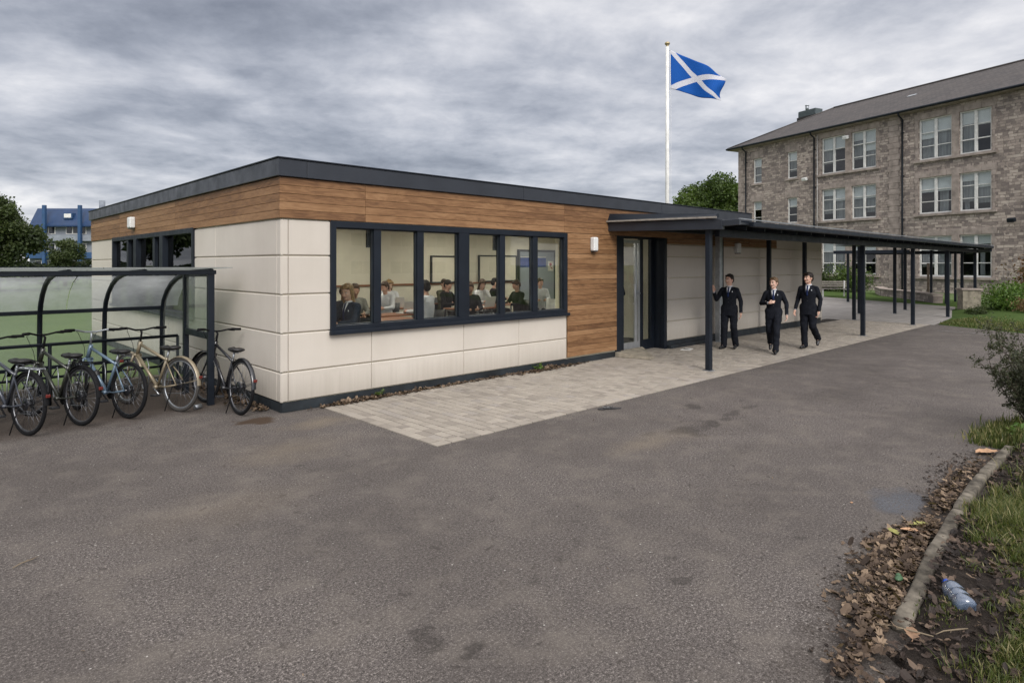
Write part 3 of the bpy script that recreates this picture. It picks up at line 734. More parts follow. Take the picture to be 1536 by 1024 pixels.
# ribbed roof sheet: strips
def zsheet(y): return zr(y)-.03
r._add([(p[0],p[1],zsheet(p[1])-.035) for p in pl]+[(p[0],p[1],zsheet(p[1])) for p in pl], [tuple(range(n)), tuple(range(2*n-1,n-1,-1))]+[(i,n+i,n+(i+1)%n,(i+1)%n) for i in range(n)], 0)
cpart(r, 'roof_sheet', MT['fascia'])
r = MB()
x = 7.3
while x < 28.0:
    y0 = -2.63; y1 = -.04 if x < 17.6 else .7
    r.bar((x,y0,zr(y0)-.012),(x,min(y1,0),zr(0)-.012), .05, .03)
    r.bar((x,-2.5,2.50),(x,-.3,2.69), .04, .09)
    x += .72
cpart(r, 'roof_rib', MT['navy'])
r = MB(); r.bar((7.15,-2.66,2.545),(28.15,-2.66,2.545), .09, .09); cpart(r, 'gutter', MT['navy'], bevel=.012)
r = MB(); r.bar((6.62,-2.70,2.615),(28.15,-2.70,2.615), .03, .02); cpart(r, 'gutter_trim', MT['steel'])
r = MB()
r.bar((6.9,-2.15,2.405),(28.1,-2.15,2.405), .10, .13); r.bar((7.1,-.30,2.60),(33.8,-.30,2.60), .10, .12)
r.bar((28.05,-2.62,2.45),(33.9,-.75,2.45), .08, .16); r.bar((33.85,-.7,2.46),(33.85,4,2.46), .08, .16); r.bar((29.95,.7,2.46),(29.95,4,2.46),.08,.16)
cpart(r, 'beam', MT['navy'], bevel=.006)
# deep left end: beam and sloping end plate
r = MB(); r.bar((6.62,-.0,2.59),(6.62,-2.42,2.53), .09, .17); r.bar((6.62,-2.42,2.55),(6.62,-2.72,2.56), .07, .10); cpart(r, 'end_beam', MT['fascia'], bevel=.006)
r = MB(); r._add([(6.55,0,2.70),(6.55,-2.3,2.655),(6.62,-2.3,2.72),(6.62,0,2.85),(6.7,0,2.70),(6.7,-2.3,2.655),(6.7,-2.3,2.72),(6.7,0,2.85)], [(0,1,2,3),(7,6,5,4),(3,2,6,7),(0,3,7,4),(1,5,6,2),(0,4,5,1)]); cpart(r, 'end_plate', MT['navy'])
r = MB(); r.bar((6.53,-.02,2.695),(6.53,-2.34,2.655), .03, .03); cpart(r, 'end_trim', MT['rail'])
def post(x, y, h, s=.10, mat='navy'):
    m = MB(); m.box(x-s/2,x+s/2,y-s/2,y+s/2,.0,h); cpart(m, 'post', MT[mat], bevel=.01, seg=2)
    m = MB(); m.box(x-s*.85,x+s*.85,y-s*.85,y+s*.85,.012,.022); cpart(m, 'base_plate', MT['steel'])
post(6.71,-2.10,2.46,.095)
for (x,y) in [(14.54,-2.12),(18.85,-2.18),(23.18,-2.18)]: post(x,y,2.34)
for (x,y) in [(13.0,-.34),(15.4,-.31),(19.53,-.30),(22.57,.50),(23.56,-.42),(26.13,-.1),(28.63,-2.0),(28.9,-1.5),(30.36,3.47),(31.1,-.47),(32.7,.47),(33.5,-.35)]: post(x,y,2.55)
post(10.67,-.17,2.6,.13,'steel')
m = MB(); m.box(10.73,10.77,-.24,-.10,.0,2.45); cpart(m,'post_edge', MT['navy'])

# step slab and floor bits at the door
S = MB(); S._add([(6.84,.05,.014),(6.86,-.22,.014),(7.02,-.72,.014),(7.28,-.64,.014),(8.1,.22,.014),(6.84,.05,.115),(6.87,-.20,.105),(7.02,-.70,.055),(7.26,-.62,.05),(8.05,.20,.10)],
    [(4,3,2,1,0),(5,6,7,8,9),(0,1,6,5),(1,2,7,6),(2,3,8,7),(3,4,9,8),(4,0,5,9)])
tag(S.build('stone_step', MT['slab'], bevel=.012), 'worn stone slab lying as a step at the glass door', 'step')
S = MB(); S.box(8.72,10.45,-.10,.0,.014,.085); tag(S.build('edging_kerb', MT['plinth'], bevel=.01), 'low dark kerb strip at the foot of the wall beside the door', 'kerb')
S = MB(); S.box(-.16,.16,-.1,.1,0,.01); S.obox((.02,.01,.02),(.2,.12,.006),(.15,.1,.5))
tag(S.build('paper_scrap', MT['whitepaint'], loc=(8.86,-.39,.016), rot=(0,0,.3)), 'crumpled white paper scrap on the paving near the door', 'litter')

# ------------------------------------------------------------------ flagpole and flag
FP = empty('flagpole', (17.48,5.58,0), label='tall white flagpole rising behind the flat-roofed block', cat='flagpole')
m = MB(); m.tube([(0,0,0),(0,0,5),(0,0,10.1)], [.085,.075,.06], 16); m.build('pole', MT['whitepaint'], FP)
m = MB(); m.ell((0,0,10.22),(.10,.10,.07)); m.tube([(0,0,10.08),(0,0,10.18)], .05, 12); m.build('finial', P('brass_finial', (.45,.36,.2), .4, .6), FP)
m = MB(); m.tube([(.07,-.08,9.98),(.09,-.10,8),(.09,-.10,4.5),(.075,-.09,1.3)], .006, 5); m.build('halyard', MT['whiteplastic'], FP)
for z in (9.95,8.5):
    m = MB(); m.tube([(.03,-.03,z),(.09,-.086,z+.02)], .015, 6); m.build('cleat', MT['steel'], FP)
def flag():
    ux, uy = .7222, -.6917          # image-right direction in plan
    nx, ny = .6917, .7222
    NU, NV = 56, 30; V = []; UV = []
    TL, BL, TR, BR = (.125,0,9.975), (.125,0,8.50), (2.24,0,8.90), (2.02,0,8.04)
    for j in range(NV+1):
        t = j/NV
        for i in range(NU+1):
            s = i/NU
            a = (1-s)*(1-t)*TL[0]+(1-s)*t*BL[0]+s*(1-t)*TR[0]+s*t*BR[0]
            z = (1-s)*(1-t)*TL[2]+(1-s)*t*BL[2]+s*(1-t)*TR[2]+s*t*BR[2]
            z += .05*math.sin(s*PI)*(1-t) + .09*math.sin(s*6.5+.6)*s*(t-.2)*.6
            dep = .13*s**.7*math.sin(7.5*s-2.2*t+.5) + .05*math.sin(17*s+4*t)*s + .10*s*(t-.5)
            a += -.05*math.sin(t*PI)*s*s + .03*math.sin(t*7)*s**3
            V.append((a*ux+dep*nx, a*uy+dep*ny, z)); UV.append((s,t))
    F_ = [[j*(NU+1)+i, j*(NU+1)+i+1, (j+1)*(NU+1)+i+1, (j+1)*(NU+1)+i] for j in range(NV) for i in range(NU)]
    me = bpy.data.meshes.new('saltire_flag'); me.from_pydata(V, [], F_); uvl = me.uv_layers.new(name='uv')
    for l in me.loops: uvl.data[l.index].uv = UV[l.vertex_index]
    me.polygons.foreach_set('use_smooth', [True]*len(F_))
    t = NT('saltire_cloth'); tc = t.n('ShaderNodeUVMap'); tc.uv_map = 'uv'; sp = t.n('ShaderNodeSeparateXYZ'); t.l(tc.outputs[0], sp.inputs[0])
    u_, v_ = sp.outputs[0], sp.outputs[1]
    d1 = t.math('ABSOLUTE', t.math('SUBTRACT', u_, v_)); d2 = t.math('ABSOLUTE', t.math('SUBTRACT', t.math('ADD', u_, v_), 1.0))
    k = t.math('LESS_THAN', t.math('MINIMUM', d1, d2), .085)
    c = t.mix(k, (.010,.105,.42), (.66,.66,.70)); wv = t.noise(t.coord(), 3, 3)
    b = t.bsdf(c, .75, 0, None, .2); tr = t.n('ShaderNodeBsdfTranslucent'); t.l(c, tr.inputs['Color'])
    mx = t.n('ShaderNodeMixShader'); mx.inputs[0].default_value = .3; t.l(b, mx.inputs[1]); t.l(tr.outputs[0], mx.inputs[2])
    me.materials.append(t.done(mx.outputs[0]))
    o = bpy.data.objects.new('saltire_flag', me); COL.objects.link(o); o.location = (17.48,5.58,0)
    sdm = o.modifiers.new('t','SOLIDIFY'); sdm.thickness = .004
    tag(o, 'blue flag with a white diagonal cross flying from the white pole', 'flag')
flag()
# ------------------------------------------------------------------ old stone school
SCH = empty('stone_school', (51.50,19.73,0), (0,0,R(-108.04)), label='three-storey grey stone school with a slate roof and white sash windows', cat='building')
small = [(1.72,2.65,9.0,11.2),(1.72,2.65,5.3,7.4),(1.72,2.65,1.5,3.6),(5.37,6.34,9.0,11.2),(5.37,6.34,5.3,7.4),(5.37,6.34,1.5,3.6)]
big = []
for (x0,x1) in [(8.65,10.72),(11.22,13.15)]:
    big += [(x0,x1,8.93,11.76),(x0,x1,5.28,7.74),(x0,x1,1.12,3.75)]
for (x0,x1) in [(16.22,18.34),(18.80,20.65),(24.2,26.3),(26.8,28.8),(31.2,33.2)]:
    big += [(x0,x1,8.91,11.66),(x0,x1,5.27,7.71),(x0,x1,1.06,3.76)]
LEN = 36.0; TOP = 12.5; DEP = 12.0
def wall_holes(name, x0, x1, z0, z1, holes, mat, parent, dep=.28):
    xs = sorted({x0,x1,*[h[0] for h in holes],*[h[1] for h in holes]}); zs = sorted({z0,z1,*[h[2] for h in holes],*[h[3] for h in holes]})
    m = MB()
    for a,b_ in zip(xs[:-1],xs[1:]):
        for c,d in zip(zs[:-1],zs[1:]):
            cx,cz = (a+b_)/2,(c+d)/2
            if any(h[0]<cx<h[1] and h[2]<cz<h[3] for h in holes): continue
            m.sheet([(a,0,c),(b_,0,c),(b_,0,d),(a,0,d)])
    for (a,b_,c,d) in holes:
        m.sheet([(a,0,c),(a,0,d),(a,dep,d),(a,dep,c)]); m.sheet([(b_,0,d),(b_,0,c),(b_,dep,c),(b_,dep,d)])
        m.sheet([(a,0,c),(a,dep,c),(b_,dep,c),(b_,0,c)]); m.sheet([(a,0,d),(b_,0,d),(b_,dep,d),(a,dep,d)])
    m.sheet([(x0,0,z0),(x0,0,z1),(x0,DEP,z1),(x0,DEP,z0)]); m.sheet([(x1,0,z0),(x1,DEP,z0),(x1,DEP,z1),(x1,0,z1)]); m.sheet([(x0,DEP,z0),(x0,DEP,z1),(x1,DEP,z1),(x1,DEP,z0)])
    return m.build(name, mat, parent)
wall_holes('wall', 0, LEN, -.1, TOP, small+big, MT['stone'], SCH)
m = MB(); m.box(.3,LEN-.3,2.6,2.7,-.1,TOP); 
for z in (4.25,8.05): m.box(.3,LEN-.3,.3,2.6,z-.1,z+.1)
m.build('inner_wall', P('dim_interior', (.07,.075,.08), .9, var=.3, vs=.5), SCH)
# dressed stone: bands, surrounds, quoins, sills
m = MB()
for i in range(31):       # quoins
    z = -.1+i*.405; wq = .55 if i%2 else .34
    m.box(-.025,wq,-.03,.0,z+.008,z+.397); m.box(-.03,.0,-.03,(.34 if i%2 else .55),z+.008,z+.397)
m.build('quoin_stones', MT['dressed'], SCH, bevel=.012); m = MB()
for i in range(31):
    z = -.1+i*.405; m.box(14.05 if i%2 else 14.15,14.95 if i%2 else 14.85,-.05,.0,z+.008,z+.397)
m.build('pilaster_stones', MT['dressed'], SCH, bevel=.012)
for (x0,x1,z0,z1) in small:
    m = MB(); m.box(x0-.22,x1+.22,-.03,0,z1,z1+.62); m.build('lintel', MT['dressed'], SCH, bevel=.012)
    m = MB(); m.box(x0-.16,x1+.16,-.10,.1,z0-.16,z0); m.build('stone_sill', MT['dressed'], SCH, bevel=.012)
groups = {}
for h in big:
    key = 0 if h[0] < 14 else (1 if h[0] < 22 else (2 if h[0] < 30 else 3)); groups.setdefault((key,h[2]), []).append(h)
for (k,z0), hs in groups.items():
    a = min(h[0] for h in hs); c = max(h[1] for h in hs); z1 = hs[0][3]
    m = MB(); m.box(a-.34,c+.34,-.14,.1,z0-.17,z0-.0); m.build('stone_sill', MT['dressed'], SCH, bevel=.012)
    m = MB(); x = a-.30; 
    while x < c+.28:                                             # lintel stones
        L = min(1.05, c+.30-x); m.box(x+.006,x+L-.006,-.03,0,z1,z1+.42); x += L
    m.build('lintel', MT['dressed'], SCH, bevel=.012)
    for xs in (a-.28,c):
        q = z0; m = MB()
        i = 0
        while q < z1-.05:
            hh = min(.42, z1-q); m.box(xs+(.0 if i%2 else .06),xs+.28-(0 if i%2 else .06) if xs<a else xs+(.28 if i%2 else .2),-.028,0,q+.006,q+hh-.006); q += hh; i += 1
        m.build('window_surround', MT['dressed'], SCH, bevel=.012)
    if len(hs) == 2:
        m = MB(); m.box(hs[0][1]+.004,hs[1][0]-.004,-.05,0,z0,z1); m.build('stone_mullion', MT['dressed'], SCH, bevel=.012)
MT['spane'] = glass_mat('school_window_glass', (.88,.9,.9), 1.9)
MT['blind'] = P('pale_roller_blind', (.72,.73,.72), .85, var=.05, vs=2)
MT['net'] = P('grey_net_curtain', (.30,.31,.31), .9, var=.25, vs=.9, stretch=(8,8,.5))
MT['curtain'] = P('grey_curtain', (.34,.35,.35), .9, var=.2, vs=1.4, stretch=(6,6,.4))
def sash(parent, x0,x1,z0,z1, cols, blind):
    wn = empty('window', (x0,0,z0)); wn.parent = parent
    W_, H_ = x1-x0, z1-z0; f = MB(); y0,y1 = .10,.18; fw = .075
    f.box(0,W_,y0,y1+.03,0,fw+.03); f.box(0,W_,y0,y1,H_-fw,H_); f.box(0,fw,y0,y1,fw+.03,H_-fw); f.box(W_-fw,W_,y0,y1,fw+.03,H_-fw)
    if cols == 2: f.box(W_/2-.075,W_/2+.075,y0-.01,y1,fw+.03,H_-fw)
    cells = [(fw,W_/2-.075),(W_/2+.075,W_-fw)] if cols == 2 else [(fw,W_-fw)]
    for (a,c) in cells:
        for k,q in enumerate((.335,.665)):
            f.box(a,c,y0+.015,y1-.01,H_*q-.024,H_*q+.024)
            if RNG.random() < .22 and cols == 2: f.box(a+.03,c-.03,y0-.06,y0-.02,H_*q-.06,H_*q-.015)    # tilted hopper
        f.box(a,a+.025,y0+.02,y1-.01,fw,H_-fw); f.box(c-.025,c,y0+.02,y1-.01,fw,H_-fw)
    f.build('sash_frame', MT['whitepaint'], wn)
    g = MB(); g.box(fw,W_-fw,.145,.149,fw+.03,H_-fw); g.build('pane', MT['spane'], wn)
    bl = MB()
    for (a,c) in cells:
        d = blind if RNG.random() > .25 else blind*RNG.uniform(.5,1.6)
        bl.box(a-.02,c+.02,.225,.232,H_*(1-min(.97,d)),H_-fw+.02)
    bl.build('blind', MT['blind'], wn)
    if RNG.random() < .8:
        bl = MB()
        for (a,c) in cells:
            if RNG.random() < .78: bl.box(a-.01,c+.01,.30,.305,fw+(0 if RNG.random() < .5 else H_*RNG.uniform(.1,.35)),H_-fw)
        if bl.v: bl.build('net_curtain', MT['net'], wn)
    if RNG.random() < .6:
        bl = MB(); a,c = cells[int(RNG.integers(len(cells)))]; ww = (c-a)*RNG.uniform(.25,.7)
        bl.box(a,a+ww,.45,.48,fw,H_*RNG.uniform(.4,.8)); bl.build('curtain', MT['curtain'], wn)
for h in small: sash(SCH, *h, 1, .33)
for h in big: sash(SCH, *h, 2, .36 if h[2] > 8 else (.40 if h[2] > 4 else .34))
# roof
def roof():
    m = MB(); x0,x1,y0,y1,z = -.85,LEN+.6,-.55,DEP+.55,12.45; r0,r1,rz = 5.25,LEN-5.4,15.62; ym = DEP/2
    v = [(x0,y0,z),(x1,y0,z),(x1,y1,z),(x0,y1,z),(r0,ym,rz),(r1,ym,rz)]
    m._add(v, [(0,1,5,4)], 0); m._add(v, [(2,3,4,5)], 0); m._add(v, [(3,0,4)], 0); m._add(v, [(1,2,5)], 0)
    v2 = [(a,b_,c-.12) for a,b_,c in v[:4]]; m._add(v[:4]+v2, [(0,4,5,1),(1,5,6,2),(2,6,7,3),(3,7,4,0),(7,6,5,4)], 1)
    m.build('roof', [MT['slate'], MT['navy']], SCH)
    m = MB(); m.tube([(r0-.1,ym,rz+.02),(r1+.1,ym,rz+.02)], .09, 8); m.tube([(x0,y0,z+.02),(r0,ym,rz+.02)], .07, 6)
    m.build('ridge_tiles', MT['slate'], SCH)
    m = MB(); m.tube([(x0-.05,y0-.07,z-.05),(x1,y0-.07,z-.05)], .085, 8); m.tube([(x0-.07,y0,z-.05),(x0-.07,y1,z-.05)], .085, 8); m.build('gutter', MT['navy'], SCH)
    m = MB(); m.box(0,LEN,-.5,.0,12.28,12.33); m.box(x0+.02,0,-.5,DEP+.5,12.28,12.33); m.build('soffit', MT['dressed'], SCH)
    for x in (.95,8.05,15.15,23.0,30.2):
        m = MB(); m.tube([(x,-.6,12.36),(x,-.5,12.15),(x,-.12,11.95),(x,-.12,6),(x,-.12,.1)], .06, 8); 
        for z in (2,5,8,11): m.box(x-.09,x+.09,-.14,0,z-.03,z+.03)
        m.build('downpipe', MT['navy'], SCH)
    m = MB(); m.tube([(8.3,-.06,12.2),(8.3,-.06,.1)], .02, 5); m.build('cable', MT['whitepaint'], SCH)
    m = MB(); m.obox((13.6,3.45,14.38),(.6,.35,.08),(.46,0,0)); m.build('roof_vent', MT['steel'], SCH)
roof()
ch = empty('chimney', (-.35,9.6,13.6)); ch.parent = SCH
m = MB(); m.box(-.9,1.3,-.6,.6,0,2.75); m.build('chimney_stack', P('dark_chimney_brick',(.035,.032,.032),.9,var=.3), ch)
m = MB(); m.box(-.78,1.15,-.5,.5,2.75,3.35)
for i in range(6): m.box(-.80+.36*i,-.75+.36*i,-.53,-.5,2.75,3.3)
m.build('metal_cowl', P('weathered_lead', (.085,.105,.11), .6, .4), ch, bevel=.12)
m = MB(); m.tube([(-.2,0,3.5),(-.2,0,3.85)],.16,10); m.ell((-.2,0,3.9),(.2,.2,.1)); m.build('vent_cap', MT['steel'], ch)
def small_lamp(x,z,mat,nm='flood_light'):
    e = empty(nm, (x,0,z)); e.parent = SCH
    m = MB(); m.box(-.05,.05,-.25,0,-.04,.04); m.build('bracket', MT['steel'], e)
    m = MB(); m.obox((0,-.36,-.03),(.42,.26,.26),(.3,0,0)); m.build('lamp_head', MT[mat], e, bevel=.05)
small_lamp(7.35,8.75,'whiteplastic'); small_lamp(11.0,10.55+.9,'whiteplastic'); small_lamp(21.9,4.55,'navy')

# low rubble wall, bench and planter block in front of the school
LW = MB(); pts = [(40.9,5.15),(37.4,3.85),(34.3,1.6),(31.6,-.05)]
for a,c in zip(pts[:-1],pts[1:]): LW.bar((a[0],a[1],.21),(c[0],c[1],.21), .4, .42)
LWo = empty('garden_wall', (31.6,-.05,0), label='low rubble garden wall with pale coping before the stone school', cat='wall')
LW.v = [(p[0]-31.6,p[1]+.05,p[2]) for p in LW.v]; LW.build('wall_face', MT['stone'], LWo)
LW = MB()
for a,c in zip(pts[:-1],pts[1:]): LW.bar((a[0]-31.6,a[1]+.05,.455),(c[0]-31.6,c[1]+.05,.455), .5, .06)
LW.build('coping', MT['dressed'], LWo, bevel=.01)
PB = MB(); PB.obox((0,0,.42),(.62,.62,.84)); 
PBo = empty('gate_pier', (27.5,-2.0,0), (0,0,.5), label='pale rendered square pier at the end of the canopy', cat='pier')
PB.build('pier_block', MT['slab'], PBo, bevel=.015); PB = MB(); PB.obox((0,0,.87),(.72,.72,.06)); PB.build('pier_cap', MT['dressed'], PBo, bevel=.01)
def bench(loc, rz, label):
    e = empty('park_bench', loc, (0,0,rz), label, 'bench')
    m = MB()
    for i in range(4): m.box(-.85,.85,-.2+.11*i,-.11+.11*i,.44,.475)
    m.build('seat', MT['rail'], e, bevel=.005)
    m = MB()
    for i in range(3): m.box(-.85,.85,.235,.265,.56+.12*i,.65+.12*i)
    m.build('backrest', MT['rail'], e, bevel=.005)
    for x in (-.7,.7):
        m = MB(); m.box(x-.03,x+.03,-.18,-.12,.0,.44); m.box(x-.03,x+.03,.18,.23,.0,.92); m.box(x-.03,x+.03,-.18,.2,.38,.44); m.build('leg', MT['whitepaint'], e)
bench((34.7,5.65,.03), R(-43), 'pale slatted bench at the far edge of the courtyard, right of the wall end')
# grey timber post beside the low wall
m = MB(); m.box(-.05,.05,-.05,.05,0,1.9); m.box(-.065,.065,-.065,.065,1.9,1.93)
tag(m.build('timber_post', MT['bark'], loc=(36.2,1.4,0)), 'thin brown timber post standing in front of the low garden wall', 'post')
m = MB(); m.box(-.05,.05,-.05,.05,0,1.95); m.box(-.065,.065,-.065,.065,1.95,1.98)
tag(m.build('bollard_post', MT['navy'], loc=(31.4,5.3,0)), 'slim dark post beside the pale slatted bench', 'post')

# ------------------------------------------------------------------ blue-roofed flats far left
FL = empty('blue_roof_flats', (10.09,104.04,0), (0,0,R(-43.76)), label='distant flats with a bright blue roof and blue balconies', cat='building')
MT['blueroof'] = P('blue_metal_roof', (.009,.034,.095), .45, 0, .12, 1); MT['bluepaint'] = P('blue_paint', (.025,.07,.16), .5, 0, .1, 2)
MT['flatwall'] = P('grey_render_flats', (.22,.24,.27), .8, 0, .1, 1.5); MT['darkglass'] = P('dark_distant_glass', (.03,.035,.045), .15, 0, .3, 3, rv=.05)
m = MB(); m.box(-1,22,0,9,0,7.6); m.build('wall', MT['flatwall'], FL)
m = MB(); m._add([(-.4,-.9,7.4),(22.6,-.9,7.4),(22.6,.7,9.9),(-.4,.7,9.9),(22.6,9.9,7.4),(-.4,9.9,7.4),(22.6,8.5,9.9),(-.4,8.5,9.9)], [(0,1,2,3),(3,2,6,7),(7,6,4,5),(0,3,7,5),(1,4,6,2)]); m.box(-.4,22.6,-.95,-.85,7.2,7.42); m.build('roof', MT['blueroof'], FL)
for i in range(4):
    x = 1.9+i*5.0
    m = MB(); m.box(x-.2,x+.2,-1.3,-.9,0,10.2); m.build('fin', MT['bluepaint'], FL)
m = MB(); m.box(4.1,5.4,-.5,1.2,8.35,9.15); dm = m.build('dormer', MT['bluepaint'], FL); m = MB(); m.box(4.25,5.25,-.54,-.5,8.5,9.05); m.build('window', MT['whitepaint'], dm)
for lv in range(3):
    z = .4+lv*2.45
    for i in range(5):
        x = -.2+i*4.4
        wn = MB(); wn.box(x,x+2.9,-.06,.0,z+.9,z+2.05); wf = wn.build('window', MT['whitepaint'], FL)
        for q in (.1,1.05,2.0):
            gg = MB(); gg.box(x+q,x+q+.78,-.1,-.065,z+1.0,z+1.95); gg.build('pane', MT['darkglass'], wf)
    m = MB(); m.box(-1,22,-.85,-.75,z-.1,z+.75); m.box(-1,22,-.75,.0,z-.15,z-.05); m.build('balcony', MT['bluepaint'] if lv == 1 else MT['flatwall'], FL)
m = MB(); m.tube([(6.4,4.5,9.6),(6.4,4.5,11.4)], .4, 8); m.build('chimney', MT['flatwall'], FL)

# ------------------------------------------------------------------ pale building across the yard (mirrored in the classroom window)
OB = empty('pale_terrace', (12,-44,0), label='pale two-storey terrace across the yard behind the photographer', cat='building')
m = MB(); m.box(0,34,-9,0,0,5.6); m.build('wall', P('pale_render_wall', (.5,.48,.44), .85, var=.08, vs=1), OB)
m = MB(); m._add([(-.5,.6,5.5),(34.5,.6,5.5),(34.5,-4.5,8.2),(-.5,-4.5,8.2),(34.5,-9.6,5.5),(-.5,-9.6,5.5)], [(0,1,2,3),(3,2,4,5),(0,3,5),(1,4,2)]); m.build('roof', MT['slate'], OB)
for i in range(8):
    for z in (.9,3.5):
        m = MB(); x = 1.2+i*4.2; m.box(x,x+2.6,0,.05,z,z+1.35); wf = m.build('window', MT['whitepaint'], OB)
        m = MB(); m.box(x+.1,x+1.25,.05,.07,z+.1,z+1.25); m.build('pane', MT['darkglass'], wf); m = MB(); m.box(x+1.35,x+2.5,.05,.07,z+.1,z+1.25); m.build('pane', MT['darkglass'], wf)
# ------------------------------------------------------------------ cycle shelter
SH = empty('cycle_shelter', (-.45,1.1,0), label='curved-back cycle shelter with dark arches and clear sheets beside the building', cat='shelter')
SX, SY = -.45, 1.1
def shp(mb, name, mat, **k):
    mb.v = [(p[0]-SX,p[1]-SY,p[2]) for p in mb.v]; return mb.build(name, mat, SH, **k)
ARCH = [(3.34,0),(3.34,.45),(3.34,.9),(3.32,1.13),(3.24,1.30),(3.08,1.44),(2.84,1.57),(2.55,1.66),(2.2,1.715),(1.8,1.745),(1.12,1.765)]
xs_arch = [-.45-.78*i for i in range(7)]
for i, x in enumerate(xs_arch):
    m = MB(); m.tube([(x,y,z) for y,z in ARCH], .032 if i else .038, 8); shp(m, 'arch', MT['navy'])
XE = xs_arch[-1]
m = MB(); m.bar((XE,1.10,1.75),(-.40,1.10,1.75), .06, .055); shp(m, 'front_beam', MT['navy'], bevel=.008)
m = MB(); m.bar((XE,3.30,1.18),(-.45,3.30,1.18), .05, .055); shp(m, 'back_rail', MT['navy'], bevel=.006)
m = MB(); m.bar((XE,3.30,.40),(-.45,3.30,.40), .04, .05); shp(m, 'back_rail', MT['navy'], bevel=.006)
m = MB(); m.box(-.50,-.42,1.08,1.15,0,1.78); shp(m, 'post', MT['navy'], bevel=.006)
m = MB(); m.box(-.485,-.415,2.14,2.21,0,1.71); shp(m, 'post', MT['navy'], bevel=.006)
m = MB(); m.box(XE-.04,XE+.03,1.08,1.15,0,1.78); shp(m, 'post', MT['navy'], bevel=.006)
for z1,z2,h_ in ((.90,.90,.085),(1.72,1.70,.05)):
    m = MB(); m.bar((-.45,1.12,z1),(-.45,2.18,z2), .05, h_); shp(m, 'end_rail', MT['navy'], bevel=.005)
m = MB(); m.box(-.452,-.447,1.15,2.14,.945,1.70); shp(m, 'end_glazing', MT['poly'])
m = MB(); pp = [(y-.03,z-.03) for y,z in ARCH if z > .1 and y > 2.25]+[(2.22,1.67),(2.22,.42)]; m._add([(-.45,y,z) for y,z in pp], [tuple(range(len(pp)))]); shp(m, 'end_glazing', MT['poly'])
def curved(x0,x1,a,nm,mat):
    m = MB(); vs = []; n = len(a)
    for x in (x0,x1):
        for (y,z) in a: vs.append((x,y,z))
    fs = [(i,i+1,n+i+1,n+i) for i in range(n-1)]
    m._add(vs, fs, 0, True); shp(m, nm, mat)
fine = [(y+.035, z+.02) for y,z in ARCH]
for x0,x1 in zip(xs_arch[1:], xs_arch[:-1]):
    curved(x0+.03, x1-.03, [(3.375,.42),(3.375,.8),(3.375,1.15)], 'back_sheet', MT['poly'])
for k,(x0,x1) in enumerate([(XE-.05,-3.8),(-3.79,-1.7),(-1.69,-.22)]):
    curved(x0, x1, [(3.36,1.2),(3.30,1.32),(3.12,1.47),(2.86,1.60),(2.56,1.69)], 'roof_sheet', MT['poly_top'])
    m = MB(); a = [(2.56,1.70),(2.2,1.752),(1.8,1.785),(1.0,1.805)]; 
    vs = [(x,y,z) for x in (x0,x1) for y,z in a] + [(x,y,z+.012) for x in (x0,x1) for y,z in a]
    fs = [(i,i+1,5+i,4+i) for i in range(3)] + [(8+i,12+i,13+i,9+i) for i in range(3)] + [(3,7,15,11),(0,1,9,8),(1,2,10,9),(2,3,11,10),(4,12,13,5),(5,13,14,6),(6,14,15,7)]
    m._add(vs, fs, 0, False); shp(m, 'roof_sheet', MT['poly_roof'])
m = MB(); m.box(XE,-.42,3.42,3.60,0,.09); tag(m.build('shelter_kerb', MT['concrete'], bevel=.01), 'long concrete kerb edging behind the cycle shelter', 'kerb')

# stand: two rails with wheel hoops
CS = empty('cycle_stand', (-.45,2.55,0), label='dark tubular cycle stand with wheel hoops under the shelter', cat='cycle stand')
m = MB(); m.tube([(0,0,.80),(XE+.45,0,.80)], .022, 8); m.tube([(0,.25,.33),(XE+.45,.25,.33)], .018, 8); m.build('rail', MT['steel'] if 0 else MT['navy'], CS)
for x in (0,-1.55,-3.1,-4.68):
    m = MB(); m.tube([(x,0,0),(x,0,.8)], .022, 8); m.tube([(x,0,.02),(x,.25,.02),(x,.25,.33)], .018, 6); m.build('leg', MT['navy'], CS)
for i in range(18):
    x = -.2-.26*i
    m = MB(); m.tube([(x,.25,.33),(x,-.05,.45),(x,-.22,.52),(x,-.30,.45),(x,-.30,.2),(x,-.22,.1),(x,.0,.08),(x,.25,.3)], .008, 6); m.build('hoop', MT['steel'], CS)

